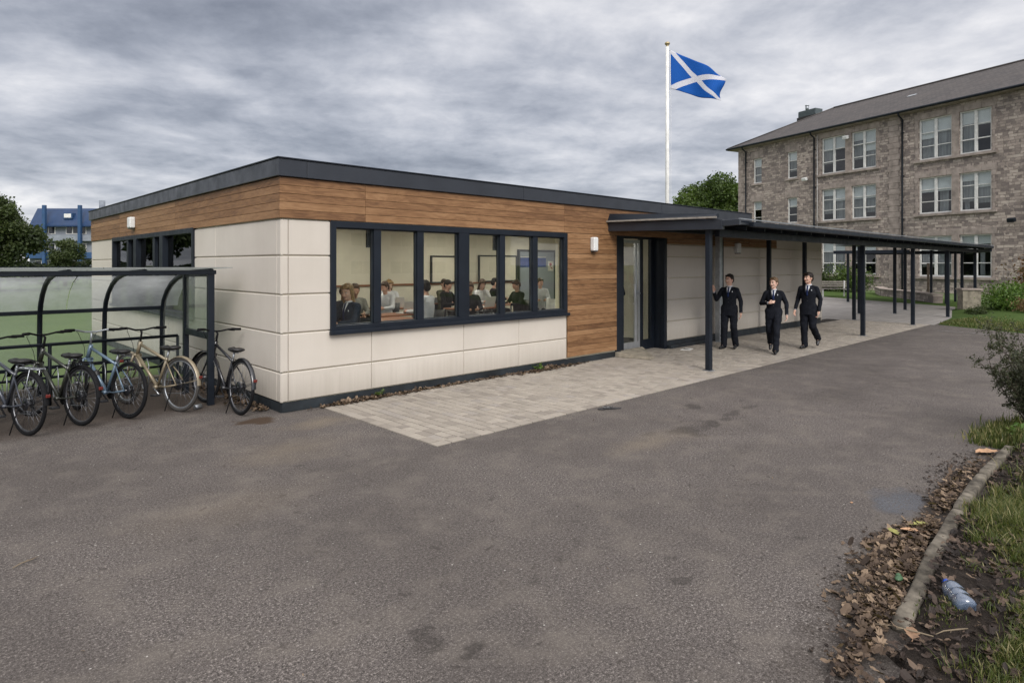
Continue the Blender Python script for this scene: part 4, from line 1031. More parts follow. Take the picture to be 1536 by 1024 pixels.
# ------------------------------------------------------------------ bicycles
WR = .325
_wc = {}
def wheel(parent, y, rimmat, tyremat, kind='rear', steer=0, wz=WR+.015):
    wl_key = (kind, rimmat, tyremat)
    hub = empty('wheel', (0,y,wz), (0,0,steer)); hub.parent = parent
    def circ(r, n=48): return [(0, r*math.cos(2*PI*i/n), r*math.sin(2*PI*i/n)) for i in range(n)]
    if 'tyre'+tyremat not in _wc:
        m = MB(); m.tube(circ(WR-.004), .0195, 10, closed=True); o = m.build('tyre', MT[tyremat]); _wc['tyre'+tyremat] = o.data; bpy.data.objects.remove(o)
    if 'rim'+rimmat not in _wc:
        m = MB(); m.tube(circ(WR-.030), .011, 6, closed=True, sy=1.1); o = m.build('rim', MT[rimmat]); _wc['rim'+rimmat] = o.data; bpy.data.objects.remove(o)
    if 'spokes' not in _wc:
        m = MB()
        for i in range(28):
            a = 2*PI*i/28; sgn = 1 if i%2 else -1; a2 = a + sgn*(.9 if i%4 < 2 else -.9)
            m.tube([(sgn*.028, .022*math.cos(a2), .022*math.sin(a2)), (0,(WR-.034)*math.cos(a),(WR-.034)*math.sin(a))], .0016, 4)
        m.tube([(-.05,0,0),(-.032,0,0),(-.03,0,0),(.03,0,0),(.032,0,0),(.05,0,0)], [.009,.009,.024,.024,.009,.009], 10)
        o = m.build('spokes', MT['spoke']); _wc['spokes'] = o.data; bpy.data.objects.remove(o)
    if 'cassette' not in _wc:
        m = MB()
        for i in range(6): m.lathe([(.018,0),(.05-.005*i,0),(.05-.005*i,.003),(.018,.003)], (.028+.0045*i,0,0), 24, axis=(1,0,0))
        m.lathe([(.02,0),(.07,0),(.07,.002),(.02,.002)], (-.03,0,0), 24, axis=(-1,0,0))
        o = m.build('cassette', MT['blackgloss']); _wc['cassette'] = o.data; bpy.data.objects.remove(o)
    for nm, key in (('tyre','tyre'+tyremat),('rim','rim'+rimmat),('spokes','spokes'))+((('cassette','cassette'),) if kind == 'rear' else ()):
        o = bpy.data.objects.new(nm, _wc[key]); COL.objects.link(o); o.parent = hub
    return hub
MT['f_black'] = P('gloss_black_frame', (.014,.014,.017), .28, 0, .1, 10, coat=.4)
MT['f_navy'] = P('dark_olive_frame', (.028,.030,.022), .35, 0, .15, 10, coat=.3)
MT['f_blue'] = P('steel_blue_frame', (.12,.175,.235), .32, .2, .12, 8, coat=.3)
MT['f_tan'] = P('champagne_frame', (.25,.205,.135), .38, .2, .12, 8, coat=.3)
MT['f_grey'] = P('dark_grey_frame', (.05,.055,.07), .35, .2, .12, 8, coat=.3)
MT['tan_tyre'] = P('grey_brown_tyre', (.05,.045,.040), .8, 0, .2, 20)
MT['red_lens'] = P('red_reflector', (.14,.02,.015), .25, 0, .1, 10)
MT['leather'] = P('black_saddle', (.015,.014,.014), .5, 0, .2, 20, .2, 90)
def bicycle(x, y, th, lean, frame, label, rim='chrome', tyre='black', guard=None, rack=False, stepthru=False, steer=0, flat_bar=True, sad=.80, bars=.98, tool=None):
    if rim == 'chrome': rim = 'spoke'
    b = empty('bicycle', (x,y,0), (0,R(lean),R(th)), label, 'bicycle', 'bicycles parked under the cycle shelter')
    wb = 1.04; rz = WR+.015
    wheel(b, 0, rim, tyre, 'rear'); 
    wheel(b, wb, rim, tyre, 'front', R(steer))
    bb = (0,.43,.275); st = (0,.27,.66); ht = (0,.80,.84); hb = (0,.86,.67)
    f = MB(); fr_ = .017
    f.tube([bb, hb], .021, 10)
    if stepthru: f.tube([(0,.33,.50),(0,.56,.58),hb], .018, 10)
    else: f.tube([(0,.28,.63), (0,.805,.80)], .018, 10)
    f.tube([bb, st], .017, 10); f.tube([ht, hb], .024, 12)
    for s in (-1,1):
        f.tube([(s*.02,.40,.28),(s*.055,.2,.30),(s*.06,0,rz)], .010, 8); f.tube([(s*.014,.275,.63),(s*.05,.12,.48),(s*.06,0,rz)], .008, 8)
    f.tube([(-.05,.43,.275),(.05,.43,.275)], .024, 12)
    f.build('frame', MT[frame], b)
    # steering group turns round the head tube
    sg = empty('fork', (0,.83,0), (0,0,R(steer))); sg.parent = b
    f = MB()
    f.tube([(0,.03,.67),(0,.035,.655)], .026, 10)
    for s in (-1,1):
        f.tube([(s*.048,.035,.66),(s*.052,.10,.52),(s*.052,.21,rz)], [.014,.013,.009], 8); 
    f.tube([(-.05,.035,.66),(.05,.035,.66)], .017, 8)
    f.build('fork_blades', MT[frame] if frame != 'f_tan' else MT['f_tan'], sg)
    hz = bars
    f = MB(); f.tube([(0,-.02,.83),(0,-.045,hz-.03),(0,-.01,hz)], .013, 8)
    f.tube([(-.29,-.09,hz+.03),(-.16,-.03,hz+.025),(-.06,.0,hz),(.06,.0,hz),(.16,-.03,hz+.025),(.29,-.09,hz+.03)], .0115, 8)
    f.build('handlebar', MT['black'] if frame != 'f_blue' else MT['steel'], sg)
    for s in (-1,1):
        g = MB(); g.tube([(s*.19,-.045,hz+.028),(s*.30,-.095,hz+.03)], .017, 8); g.build('grip', MT['black'], sg)
    g = MB()
    for s in (-1,1):
        g.tube([(s*.17,-.03,hz+.02),(s*.20,.03,hz+.01),(s*.27,.0,hz+.005)], .006, 6)
        g.tube([(s*.17,-.03,hz+.02),(s*.10,.12,hz-.02),(s*.03,.10,.80),(s*.03,.05,.66)], .003, 5)
    g.build('brake_lever', MT['black'], sg)
    # saddle
    f = MB(); f.tube([(0,.285,.60),(0,.245,sad-.05)], .0135, 8); f.tube([(0,.36,sad-.045),(0,.12,sad-.045)], .006, 6); f.build('seat_post', MT['steel'], b)
    f = MB(); f.loft([(0,.22,sad-.035,.055,.115),(0,.215,sad-.02,.075,.135),(0,.21,sad-.003,.07,.135),(0,.21,sad+.006,.05,.12)], 20)
    f.cap((0,.28,sad-.012),(0,.40,sad-.02),.035,.020)
    f.ell((0,.14,sad-.005),(.082,.075,.028))
    f.build('saddle', MT['leather'], b, remesh=.008, smooth_it=4)
    # crank, pedals, chain
    f = MB(); f.lathe([(.03,0),(.088,0),(.088,.003),(.03,.003)], (.045,.43,.275), 28, axis=(1,0,0))
    for s, a in ((1,.5),(-1,.5+PI)):
        dy, dz = .165*math.cos(a), .165*math.sin(a); f.tube([(s*.06,.43,.275),(s*.075,.43+dy,.275+dz)], .009, 6)
    f.build('crankset', MT['chrome'] if frame == 'f_tan' else MT['black'], b)
    for s, a in ((1,.5),(-1,.5+PI)):
        dy, dz = .165*math.cos(a), .165*math.sin(a); g = MB(); g.box(min(s*.085,s*.17),max(s*.085,s*.17),.43+dy-.04,.43+dy+.04,.275+dz-.011,.275+dz+.011); g.build('pedal', MT['blackplastic'], b, bevel=.004)
    f = MB(); f.tube([(.047,.43,.275+.088),(.047,.02,rz+.042)], .004, 5); f.tube([(.047,.43,.275-.088),(.047,.03,rz-.12),(.047,-.01,rz-.09)], .004, 5); f.build('chain', MT['steel'], b)
    f = MB(); f.box(.045,.06,-.03,.03,rz-.13,rz-.04); f.build('derailleur', MT['blackplastic'], b, bevel=.005)
    def mudguard(cy, a0, a1, par, mat, oy=0):
        m = MB(); vs = []; n = 18
        for i in range(n+1):
            a = R(a0+(a1-a0)*i/n)
            for xx, dr in ((-.027,-.012),(-.014,.0),(.014,.0),(.027,-.012)):
                r = WR+.032+dr; vs.append((xx, cy+r*math.cos(a), rz+r*math.sin(a)))
        fs = [(i*4+k,i*4+k+1,i*4+k+5,i*4+k+4) for i in range(n) for k in range(3)]
        m._add(vs, fs, 0, True)
        for s in (-1,1):
            a = R(a1-(12 if a1>a0 else -12)); m.tube([(s*.03,cy+(WR+.03)*math.cos(a),rz+(WR+.03)*math.sin(a)),(s*.055,cy,rz)], .003, 4)
        m.build('mudguard', MT[mat], par)
    if guard:
        mudguard(0, 40, 178, b, guard); mudguard(.21, 0+20, 150, sg, guard)
    if rack:
        m = MB()
        for s in (-1,1): m.tube([(s*.05,.17,.72),(s*.05,-.20,.73),(s*.03,-.24,.73)], .006, 6); m.tube([(s*.05,-.1,.73),(s*.062,0,rz)], .005, 6)
        for q in (.1,0,-.1,-.2): m.tube([(-.05,q,.73),(.05,q,.73)], .005, 6)
        m.build('luggage_rack', MT['steel'] if rack == 1 else MT['black'], b)
    m = MB(); zz = rz+.28; m.box(-.022,.022,-.375 if guard else .16,-.357 if guard else .18,(.44 if guard else .66),(.475 if guard else .69)); m.build('rear_reflector', MT['red_lens'], b, bevel=.006)
    m = MB(); m.tube([(-.05,.08,rz-.02),(-.11,.12,.012)], .007, 6); m.build('kickstand', MT['black'], b)
    if tool:
        m = MB(); m.cap((0,.66,.50),(0,.60,.33),.035,.035); m.build('bottle', MT[tool], b)
    return b
bicycle(-.40,.29, 4, 4, 'f_black', 'black bicycle with chrome-edged mudguards parked next to the wall corner, right of the others', guard='blackgloss', rack=0, steer=8, sad=.79, bars=.97)
bicycle(-.88,.99, 21, 3, 'f_tan', 'pale gold bicycle parked between the black one by the wall and the light blue one', rim='steel', tyre='tan_tyre', guard='f_tan', steer=-6, bars=.99)
bicycle(-1.44,1.03, 20, 3, 'f_blue', 'light steel-blue bicycle with a dark saddle in the middle of the row', rim='blackgloss', guard=None, steer=-14, bars=1.0, tool='blackplastic')
bicycle(-1.92,1.02, 20, 2, 'f_navy', 'dark olive bicycle with a rear rack parked left of the light blue one', guard='black', rack=2, steer=10, bars=1.0)
bicycle(-2.42,.91, 20, 2, 'f_grey', 'dark grey bicycle cut by the left edge of the picture', guard='black', rack=1, steer=0, bars=.99)
bicycle(-2.95,1.05, 20, 2, 'f_black', 'black bicycle farthest left, mostly beyond the picture edge', guard=None, steer=0, bars=.99)
# soft-drink can lying flat by the tan bike
m = MB(); m.tube([(-.05,0,.03),(-.045,0,.03),(.045,0,.03),(.05,0,.03)], [.02,.031,.031,.02], 14)
tag(m.build('drink_can', MT['steel'], loc=(-.66,.98,0), rot=(0,0,.4)), 'small crushed silver can on the ground by the gold bicycle wheel', 'can')
# ------------------------------------------------------------------ people
def skin(name, c): 
    t = NT(name); v = t.coord(); n = t.noise(v, 30, 3); cc = t.ramp(n, [(.3,tuple(q*.86 for q in c)),(.7,c)])
    sh = t.bsdf(cc, .5, 0, None, .35); t.last.inputs['Subsurface Weight'].default_value = .08; t.last.inputs['Subsurface Scale'].default_value = .02
    return t.done(sh)
SK = [skin('skin_fair', (.60,.37,.275)), skin('skin_light', (.66,.43,.33)), skin('skin_warm', (.46,.27,.185))]
def cloth(name, c, var=.15, r=.85): return P(name, c, r, 0, var, 9, .25, 220, spec=.2)
CL = dict(suit=cloth('navy_suit_cloth',(.0075,.009,.014)), shirt=cloth('white_shirt_cloth',(.62,.63,.66),.06), tie=cloth('blue_tie_cloth',(.012,.022,.075)), shoe=P('polished_black_shoe',(.010,.010,.011),.35,var=.1),
          grey=cloth('grey_jumper',(.20,.20,.18)), navy=cloth('navy_jacket',(.018,.026,.042)), black=cloth('black_blazer',(.012,.012,.016)), green=cloth('camouflage_jumper',(.10,.10,.06),.5))
def hairm(name, c): return P(name, c, .6, 0, .35, 40, .5, 120, stretch=(1,1,.3), spec=.3)
HR = dict(dark=hairm('dark_brown_hair',(.022,.014,.010)), brown=hairm('brown_hair',(.075,.045,.026)), fair=hairm('sandy_hair',(.16,.10,.055)), blonde=hairm('blonde_hair',(.36,.23,.105)), black=hairm('black_hair',(.012,.010,.010)))
EYEW = P('eye_white', (.55,.52,.5), .3); EYEB = P('eye_dark', (.02,.014,.01), .2); LIP = P('lips', (.36,.15,.12), .5)

def hand(m, w, d, curl=.5, side=1, palm_n=(0,1,0), k=1.0):
    """palm + 5 fingers rooted at wrist w pointing along d"""
    w = Vector(w); d = Vector(d).normalized(); pn = Vector(palm_n); pn = (pn - d*pn.dot(d)).normalized(); sd_ = d.cross(pn)*side
    c = w + d*.045*k
    m.cap(w - d*.01*k, w + d*.03*k, .021*k, .026*k, 10)
    for q in (-.022,-.007,.008,.023):
        m.cap(w + d*.02*k + sd_*q*.8*k, w + d*.080*k + sd_*q*k, .013*k, .0115*k, 8)
    L = [.030,.034,.031,.024]
    for i, q in enumerate((-.025,-.0085,.0085,.0255)):
        p0 = w + d*.082*k + sd_*q*k; a = curl*(.5+.1*i)
        d1 = (d*math.cos(a)+pn*math.sin(a)); p1 = p0 + d1*L[i]*k
        d2 = (d*math.cos(a*2.1)+pn*math.sin(a*2.1)); p2 = p1 + d2*L[i]*.8*k
        d3 = (d*math.cos(a*2.9)+pn*math.sin(a*2.9)); p3 = p2 + d3*L[i]*.55*k
        m.cap(p0,p1,.0095*k,.0085*k,8); m.cap(p1,p2,.0085*k,.0078*k,8); m.cap(p2,p3,.0078*k,.0068*k,8)
    t0 = w + d*.025*k - sd_*.024*k; t1 = t0 + (d*.55 - sd_*.7 + pn*.35).normalized()*.036*k; t2 = t1 + (d*.85 - sd_*.15 + pn*.45).normalized()*.030*k
    m.cap(t0,t1,.013*k,.010*k,8); m.cap(t1,t2,.010*k,.008*k,8)

def head_parts(P_, H, hc, yaw, pitch, hs, skinm, hair, style, body):
    """head centred on hc (skull centre); adds skull to body mesh, builds hair/eyes/lips parts"""
    mt = Euler((pitch,0,yaw)).to_matrix()
    def w(p): return hc + mt @ (Vector(p)*hs)
    def el(m, c, r, n=18, q=12): 
        m.ell(w(c), tuple(x*hs for x in r), (pitch,0,yaw), n, q)
    el(body, (0,.012,.028), (.074,.094,.088))          # cranium
    el(body, (0,-.030,-.020), (.060,.060,.070))        # face
    body.cap(w((0,-.040,-.070)), w((0,-.055,-.082)), .038*hs, .028*hs)     # chin
    body.cap(w((-.045,.0,-.050)), w((-.018,-.045,-.082)), .026*hs, .022*hs); body.cap(w((.045,.0,-.050)), w((.018,-.045,-.082)), .026*hs, .022*hs)
    body.cap(w((0,-.088,.012)), w((0,-.106,-.026)), .0085*hs, .014*hs, 8)  # nose
    body.ell(w((0,-.096,-.032)), (.017*hs,.012*hs,.009*hs))
    body.cap(w((-.034,-.078,.026)), w((-.008,-.087,.022)), .009*hs, .008*hs, 8); body.cap(w((.034,-.078,.026)), w((.008,-.087,.022)), .009*hs, .008*hs, 8)
    el(body, (-.034,-.060,-.022), (.022,.022,.022)); el(body, (.034,-.060,-.022), (.022,.022,.022))
    for s in (-1,1):
        el(body, (s*.077,.005,-.006), (.009,.019,.031), 10, 8)
    if style != 'far':
        m = MB()
        for s in (-1,1): m.ell(w((s*.029,-.079,.008)), (.0125*hs,.010*hs,.0075*hs), (pitch,0,yaw), 12, 8)
        m.build('eye', EYEW, P_)
        m = MB()
        for s in (-1,1): m.ell(w((s*.029,-.0865,.008)), (.0062*hs,.004*hs,.0064*hs), (pitch,0,yaw), 10, 8)
        m.build('iris', EYEB, P_)
        m = MB(); m.cap(w((-.020,-.0865,-.052)), w((0,-.0925,-.0515)), .0045*hs, .0065*hs, 8); m.cap(w((0,-.0925,-.0515)), w((.020,-.0865,-.052)), .0065*hs, .0045*hs, 8); m.build('lips', LIP, P_)
        m = MB()
        for s in (-1,1): m.cap(w((s*.046,-.079,.031)), w((s*.014,-.0895,.034)), .0038*hs, .005*hs, 8)
        m.build('eyebrow', hair, P_)
    m = MB()
    el(m, (0,.024,.046), (.082,.094,.084)); el(m, (0,.055,.0), (.074,.066,.085))
    for s in (-1,1): m.cap(w((s*.068,-.018,.045)), w((s*.073,.0,.010)), .018*hs, .012*hs)
    if style == 'fringe': m.cap(w((-.05,-.062,.082)), w((.045,-.072,.075)), .026*hs, .022*hs)
    if style in ('short','far'): m.cap(w((-.04,-.050,.090)), w((.04,-.050,.092)), .022*hs, .024*hs)
    if style == 'quiff': m.cap(w((-.04,-.058,.092)), w((.045,-.056,.105)), .024*hs, .026*hs)
    if style == 'long':
        for s in (-1,1): m.cap(w((s*.066,.0,.03)), w((s*.075,.02,-.15)), .032*hs, .026*hs)
        m.cap(w((0,.07,.0)), w((0,.075,-.17)), .065*hs, .05*hs); m.cap(w((-.05,-.055,.080)), w((.05,-.055,.082)), .026*hs, .026*hs)
    if style == 'bun': m.ell(w((0,.10,.06)), (.04*hs,)*3)
    rr = random.Random(int(abs(hc.x*1000)+abs(hc.y*77)))
    for i in range(26 if style != 'far' else 10):      # tufts so that the outline is not smooth
        a = rr.uniform(0,2*PI); e = rr.uniform(.25,1.4); q = (.078*math.cos(a)*math.cos(e), .026+.092*math.sin(a)*math.cos(e), .046+.080*math.sin(e))
        if q[1] < -.055 and q[2] < .06: continue
        m.cap(w(q), w((q[0]*1.05+rr.uniform(-.01,.01), q[1]-.018, q[2]*1.02+rr.uniform(-.004,.008))), .011*hs, .005*hs, 6)
    m.build('hair', hair, P_, remesh=.006*(1 if style != 'far' else 1.6), smooth_it=1)

def person(loc, yaw, H, J, label, cat='person', hair='dark', style='short', skin_i=0, head=(0,0), outfit='suit', group=None, hands=(.5,.5), handdir=None, palm=None, far=False, legs=True):
    """J: joints for a 1.70 m figure facing -y (own right = -x)"""
    k = H/1.70
    p = empty('person', loc, (0,0,yaw), label, cat, group)
    V_ = lambda q: Vector(q)*k
    g = {n: V_(v) for n, v in J.items()}
    vox = .0075 if not far else .014
    body = MB(); hs = k*1.06
    hc = g['head']
    head_parts(p, H, hc, head[0], head[1], hs, SK[skin_i], HR[hair], style if not far else ('long' if style == 'long' else 'far'), body)
    body.cap(hc+Vector((0,.028,-.055))*k, g['neck']+Vector((0,.0,-.03))*k, .049*k, .052*k)
    pelvis = (g['hipL']+g['hipR'])/2; chest = g['neck']+Vector((0,.01,-.22))*k
    body.cap(g['neck']+Vector((0,.01,-.06))*k, chest, .06*k, .09*k); body.cap(chest, pelvis, .09*k, .085*k)
    for s in ('L','R'):
        body.cap(g['neck']+Vector((0,.01,-.07))*k, g['sh'+s], .05*k, .035*k)
        body.cap(g['sh'+s], g['el'+s], .036*k, .030*k); body.cap(g['el'+s], g['wr'+s], .029*k, .022*k)
        body.cap(g['hip'+s], g['kn'+s], .06*k, .042*k); body.cap(g['kn'+s], g['an'+s], .040*k, .028*k); body.cap(g['an'+s], g['an'+s]+(g['to'+s]-g['an'+s])*.6, .028*k, .022*k)
        dd = (g['wr'+s]-g['el'+s]).normalized()
        if handdir and handdir.get(s): dd = Vector(handdir[s])
        sg = 1 if s == 'L' else -1
        pn = palm[s] if palm and s in palm else (-sg*.9,-.3,.0)
        hand(body, g['wr'+s]+dd*.012*k, dd, hands[0 if s=='L' else 1], sg, pn, k*1.02)
    body.build('body', SK[skin_i], p, remesh=vox*.8, smooth_it=2)
    top, bot = {'suit':('suit','suit'),'white':('shirt','suit'),'navy':('navy','black'),'grey':('grey','black'),'black':('black','black'),'green':('green','black'),'camo':('green','black')}[outfit]
    # jacket / top
    m = MB(); up = (g['neck']-pelvis); L = up.length; upn = up.normalized()
    def ring(t, a, b_, oy=0): 
        c = pelvis + up*t; return (c.x, c.y+oy*k, c.z, a*k, b_*k)
    hem = -.25 if outfit == 'suit' and legs == 'walk' else -.05
    m.loft([ring(hem,.176,.122),ring(.02,.168,.118),ring(.25,.150,.105),ring(.45,.152,.108,.0),ring(.68,.176,.118,.0),ring(.82,.170,.108,.005),ring(.93,.118,.085,.01),ring(1.0,.075,.065,.012)], 28, p=2.25)
    for s in ('L','R'):
        m.cap(g['sh'+s]+Vector((0,0,-.008))*k, g['el'+s], .064*k, .051*k); m.cap(g['el'+s], g['wr'+s]-(g['wr'+s]-g['el'+s])*.06, .050*k, .037*k)
        m.cap(g['neck']+Vector((0,.012,-.035))*k, g['sh'+s]+Vector((0,0,.0))*k, .052*k, .056*k)
    # cloth folds
    rr = random.Random(int(H*1000))
    folds(m.build('jacket' if outfit in ('suit','navy','black') else 'shirt', CL[top], p, remesh=vox, smooth_it=3), .012)
    m = MB()
    for s in ('L','R'):
        if legs == 'walk': pts = [g['hip'+s]+Vector((0,0,.05))*k, g['kn'+s]]; m.cap(pts[0],pts[1],.102*k,.080*k); m.cap(pts[1], g['an'+s]+Vector((0,.01,.0))*k, .078*k, .068*k); 
        else: m.cap(g['hip'+s], g['kn'+s], .088*k, .066*k); m.cap(g['kn'+s], g['an'+s], .064*k, .056*k)
    m.cap(pelvis+Vector((-.05,0,.03))*k, pelvis+Vector((.05,0,.03))*k, .096*k, .096*k)
    folds(m.build('trousers', CL[bot], p, remesh=vox, smooth_it=2), .026)
    for s in ('L','R'):
        m = MB(); a = g['an'+s]; t_ = g['to'+s]; dd = (t_-a); 
        m.cap(a+Vector((0,.022,-.035))*k, a+dd*.5+Vector((0,0,-.012))*k, .040*k, .040*k); m.cap(a+dd*.5+Vector((0,0,-.010))*k, t_+Vector((0,0,.004))*k, .041*k, .031*k); m.cap(a, a+Vector((0,.01,-.03))*k, .040*k, .042*k)
        m.build('shoe', CL['shoe'], p, remesh=.007 if not far else .014, smooth_it=2)
    if outfit in ('suit','black','navy') and not far:
        def front(t, x):
            tt = [(-.2,.168,.118,0),(.25,.150,.105,0),(.45,.152,.108,0),(.68,.176,.118,0),(.82,.170,.108,.005),(.93,.118,.085,.01),(1.02,.075,.065,.012)]
            for q0,q1 in zip(tt[:-1],tt[1:]):
                if q0[0] <= t <= q1[0]:
                    f_ = (t-q0[0])/(q1[0]-q0[0]); a = q0[1]+(q1[1]-q0[1])*f_; b_ = q0[2]+(q1[2]-q0[2])*f_; oy = q0[3]+(q1[3]-q0[3])*f_; break
            c = pelvis+up*t; xx = min(.999, abs(x)/a)
            return Vector((c.x+x*k, c.y+oy*k-b_*k*(1-xx**2.25)**(1/2.25), c.z))
        def strip(name, mat, rows, off, thick=.006):
            off = off + .006
            mm = MB(); vs = []; nn = len(rows[0][1]); 
            for (t, xs) in rows:
                for x in xs: q = front(t, x); vs.append((q.x,q.y-off*k,q.z))
            n0 = len(vs); vs += [(v[0],v[1]+thick*2,v[2]) for v in vs]
            fs = [(i*nn+j,i*nn+j+1,(i+1)*nn+j+1,(i+1)*nn+j) for i in range(len(rows)-1) for j in range(nn-1)]
            fs += [tuple(n0+q for q in reversed(f)) for f in fs]
            per = [i for i in range(nn)] + [i*nn+nn-1 for i in range(1,len(rows))] + [ (len(rows)-1)*nn + j for j in range(nn-2,-1,-1)] + [i*nn for i in range(len(rows)-2,0,-1)]
            fs += [(per[i], n0+per[i], n0+per[(i+1)%len(per)], per[(i+1)%len(per)]) for i in range(len(per))]
            mm._add(vs, fs, 0, True); return mm.build(name, mat, p)
        def vw(t): return max(.004, .058*(t-.56)/(.98-.56))
        ts = [.56+.42*i/8 for i in range(9)]
        strip('shirt_front', CL['shirt'], [(t,[-vw(t),-vw(t)*.5,0,vw(t)*.5,vw(t)]) for t in ts], .004)
        strip('necktie', CL['tie'], [(t,[-w_,0,w_]) for t,w_ in zip(ts,[.012,.021,.022,.021,.019,.017,.015,.014,.017])], .010)
        for s in (-1,1):
            strip('lapel', CL[top], [(t,[s*(vw(t)-.003),s*(vw(t)+wd)] if s>0 else [s*(vw(t)+wd),s*(vw(t)-.003)]) for t,wd in zip(ts,[.004,.018,.030,.038,.042,.045,.040,.034,.024])], .009)
        q = front(.80, .085); mm = MB(); mm.ell(q+Vector((0,-.004,0)), (.012,.005,.014)); mm.build('badge', CL['shirt'], p)
        mm = MB()
        for t in (.50,.34): q = front(t, .0); mm.ell(q+Vector((0,-.004,0)), (.009,.005,.009))
        mm.build('button', MT['blackplastic'], p)
        c = MB()
        for s in (-1,1):   # collar
            a = g['neck']+Vector((s*.052,-.0,.012))*k; b2 = g['neck']+Vector((s*.014,-.064,-.022))*k; c.cap(a, b2, .017*k, .010*k, 8)
        c.tube([g['neck']+Vector((.055*math.cos(a_),.004+.058*math.sin(a_),.016+.006*math.sin(a_)))*k for a_ in [2*PI*i/16 for i in range(16)]], .012*k, 6, closed=True)
        c.build('collar', CL['shirt'], p)
        for s in ('L','R'):
            d_ = (g['wr'+s]-g['el'+s]).normalized(); c = MB(); c.tube([g['wr'+s]-d_*.02*k, g['wr'+s]+d_*.006*k], .031*k, 12); c.build('cuff', CL['shirt'], p)
    return p
TX = bpy.data.textures.new('cloth_fold','CLOUDS'); TX.noise_scale = .085; TX.noise_depth = 2
def folds(o, s):
    m = o.modifiers.new('f','DISPLACE'); m.texture = TX; m.strength = s; m.mid_level = .5; m.texture_coords = 'LOCAL'
def facing(px, py, turn=0):
    dx, dy = CAM[0]-px, CAM[1]-py
    return math.atan2(dy, dx) + PI/2 + R(turn)
base = dict(head=(0,-.012,1.585), neck=(0,.012,1.425), shL=(.160,.012,1.358), shR=(-.160,.012,1.358), hipL=(.088,0,.90), hipR=(-.088,0,.90))
J1 = dict(base, elR=(-.285,-.03,1.13), wrR=(-.30,-.20,1.31), elL=(.245,.035,1.10), wrL=(.262,-.035,.85),
          knR=(-.10,-.07,.49), anR=(-.115,-.055,.085), toR=(-.155,-.20,.035), knL=(.10,-.015,.50), anL=(.105,.13,.10), toL=(.115,-.01,.035))
person((9.62,-.98,.012), facing(9.62,-.98,-14), 1.617, J1, 'boy in a black blazer with one hand raised beside the pale post', hair='dark', style='short', skin_i=0, head=(R(-22),R(3)),
       handdir={'R':(-.05,-.12,1)}, palm={'R':(-.2,-1,.1)}, hands=(.6,.35), legs='walk')
J2 = dict(base, elR=(-.265,.02,1.115), wrR=(-.10,-.20,1.135), elL=(.265,.05,1.12), wrL=(.275,-.06,.875),
          knR=(-.085,-.04,.50), anR=(-.085,.26,.20), toR=(-.09,.17,.065), knL=(.07,-.20,.51), anL=(.055,-.26,.085), toL=(.06,-.40,.035))
person((9.75,-1.90,.012), facing(9.75,-1.90,-4), 1.56, J2, 'shorter fair-haired boy in the middle with a hand held at his chest', hair='fair', style='short', skin_i=1, head=(R(-26),R(2)),
       handdir={'R':(.95,-.15,.32)}, palm={'R':(0,.8,-.3)}, hands=(.6,1.0), legs='walk')
J3 = dict(base, elR=(-.235,.05,1.105), wrR=(-.255,-.10,.87), elL=(.235,.06,1.11), wrL=(.225,-.03,.86),
          knR=(-.08,-.04,.50), anR=(-.075,-.03,.085), toR=(-.115,-.17,.035), knL=(.10,-.04,.51), anL=(.13,.28,.22), toL=(.14,.20,.085))
person((10.9,-2.16,.012), facing(10.9,-2.16,-14), 1.655, J3, 'tall dark-haired boy striding right of the other two under the canopy', hair='dark', style='fringe', skin_i=0, head=(R(-26),R(-2)), hands=(.6,.6), legs='walk')

# pupils and furniture in the classroom
FZ = .16
sit = dict(head=(0,-.05,1.27), neck=(0,-.01,1.115), shL=(.172,-.0,1.06), shR=(-.172,-.0,1.06), hipL=(.088,.03,.50), hipR=(-.088,.03,.50),
           elL=(.235,-.12,.83), wrL=(.14,-.33,.82), elR=(-.235,-.12,.83), wrR=(-.14,-.33,.82),
           knL=(.10,-.40,.50), knR=(-.10,-.40,.50), anL=(.10,-.36,.09), anR=(-.10,-.36,.09), toL=(.10,-.50,.04), toR=(-.10,-.50,.04))
def chair_shape():
    c = empty('classroom_chair', (0,0,-50)); return c
MT['chairgrey'] = P('charcoal_chair_shell', (.028,.030,.034), .5, 0, .1, 8)
def chair(loc, rz, mat, label):
    e = empty('classroom_chair', loc, (0,0,rz), label, 'chair', 'chairs in the classroom')
    m = MB(); vs = []; prof = [(-.22,.46),(-.1,.445),(.1,.45),(.18,.48),(.21,.56),(.235,.70),(.265,.86)]
    for y,z in prof:
        wd = .21 if z < .5 else .20
        for i in range(7):
            x = -wd+2*wd*i/6; vs.append((x, y-(.03*(1-(x/wd)**2) if z > .5 else 0)*-1, z+(.012*(x/wd)**2)))
    m._add(vs, [(r*7+i,r*7+i+1,(r+1)*7+i+1,(r+1)*7+i) for r in range(6) for i in range(6)], 0, True)
    o = m.build('seat_shell', MT[mat], e); s = o.modifiers.new('s','SOLIDIFY'); s.thickness = .012
    for sx in (-1,1):
        for sy in (-1,1):
            m = MB(); m.tube([(sx*.15,sy*.13,.44),(sx*.20,sy*.20,.0)], .012, 6); m.build('leg', MT['steel'], e)
    return e
def desk(x, y, rz, label, w_=1.2):
    e = empty('school_desk', (x,y,FZ), (0,0,rz), label, 'desk', 'desks in the classroom')
    m = MB(); m.box(-w_/2,w_/2,-.3,.3,.715,.74); m.build('tabletop', MT['woodtop'], e, bevel=.004)
    for sx in (-1,1):
        m = MB(); m.box(sx*(w_/2-.06)-.015,sx*(w_/2-.06)+.015,-.26,-.23,0,.715); m.box(sx*(w_/2-.06)-.015,sx*(w_/2-.06)+.015,.23,.26,0,.715); m.box(sx*(w_/2-.06)-.015,sx*(w_/2-.06)+.015,-.23,.23,.68,.715); m.build('leg', MT['steel'], e)
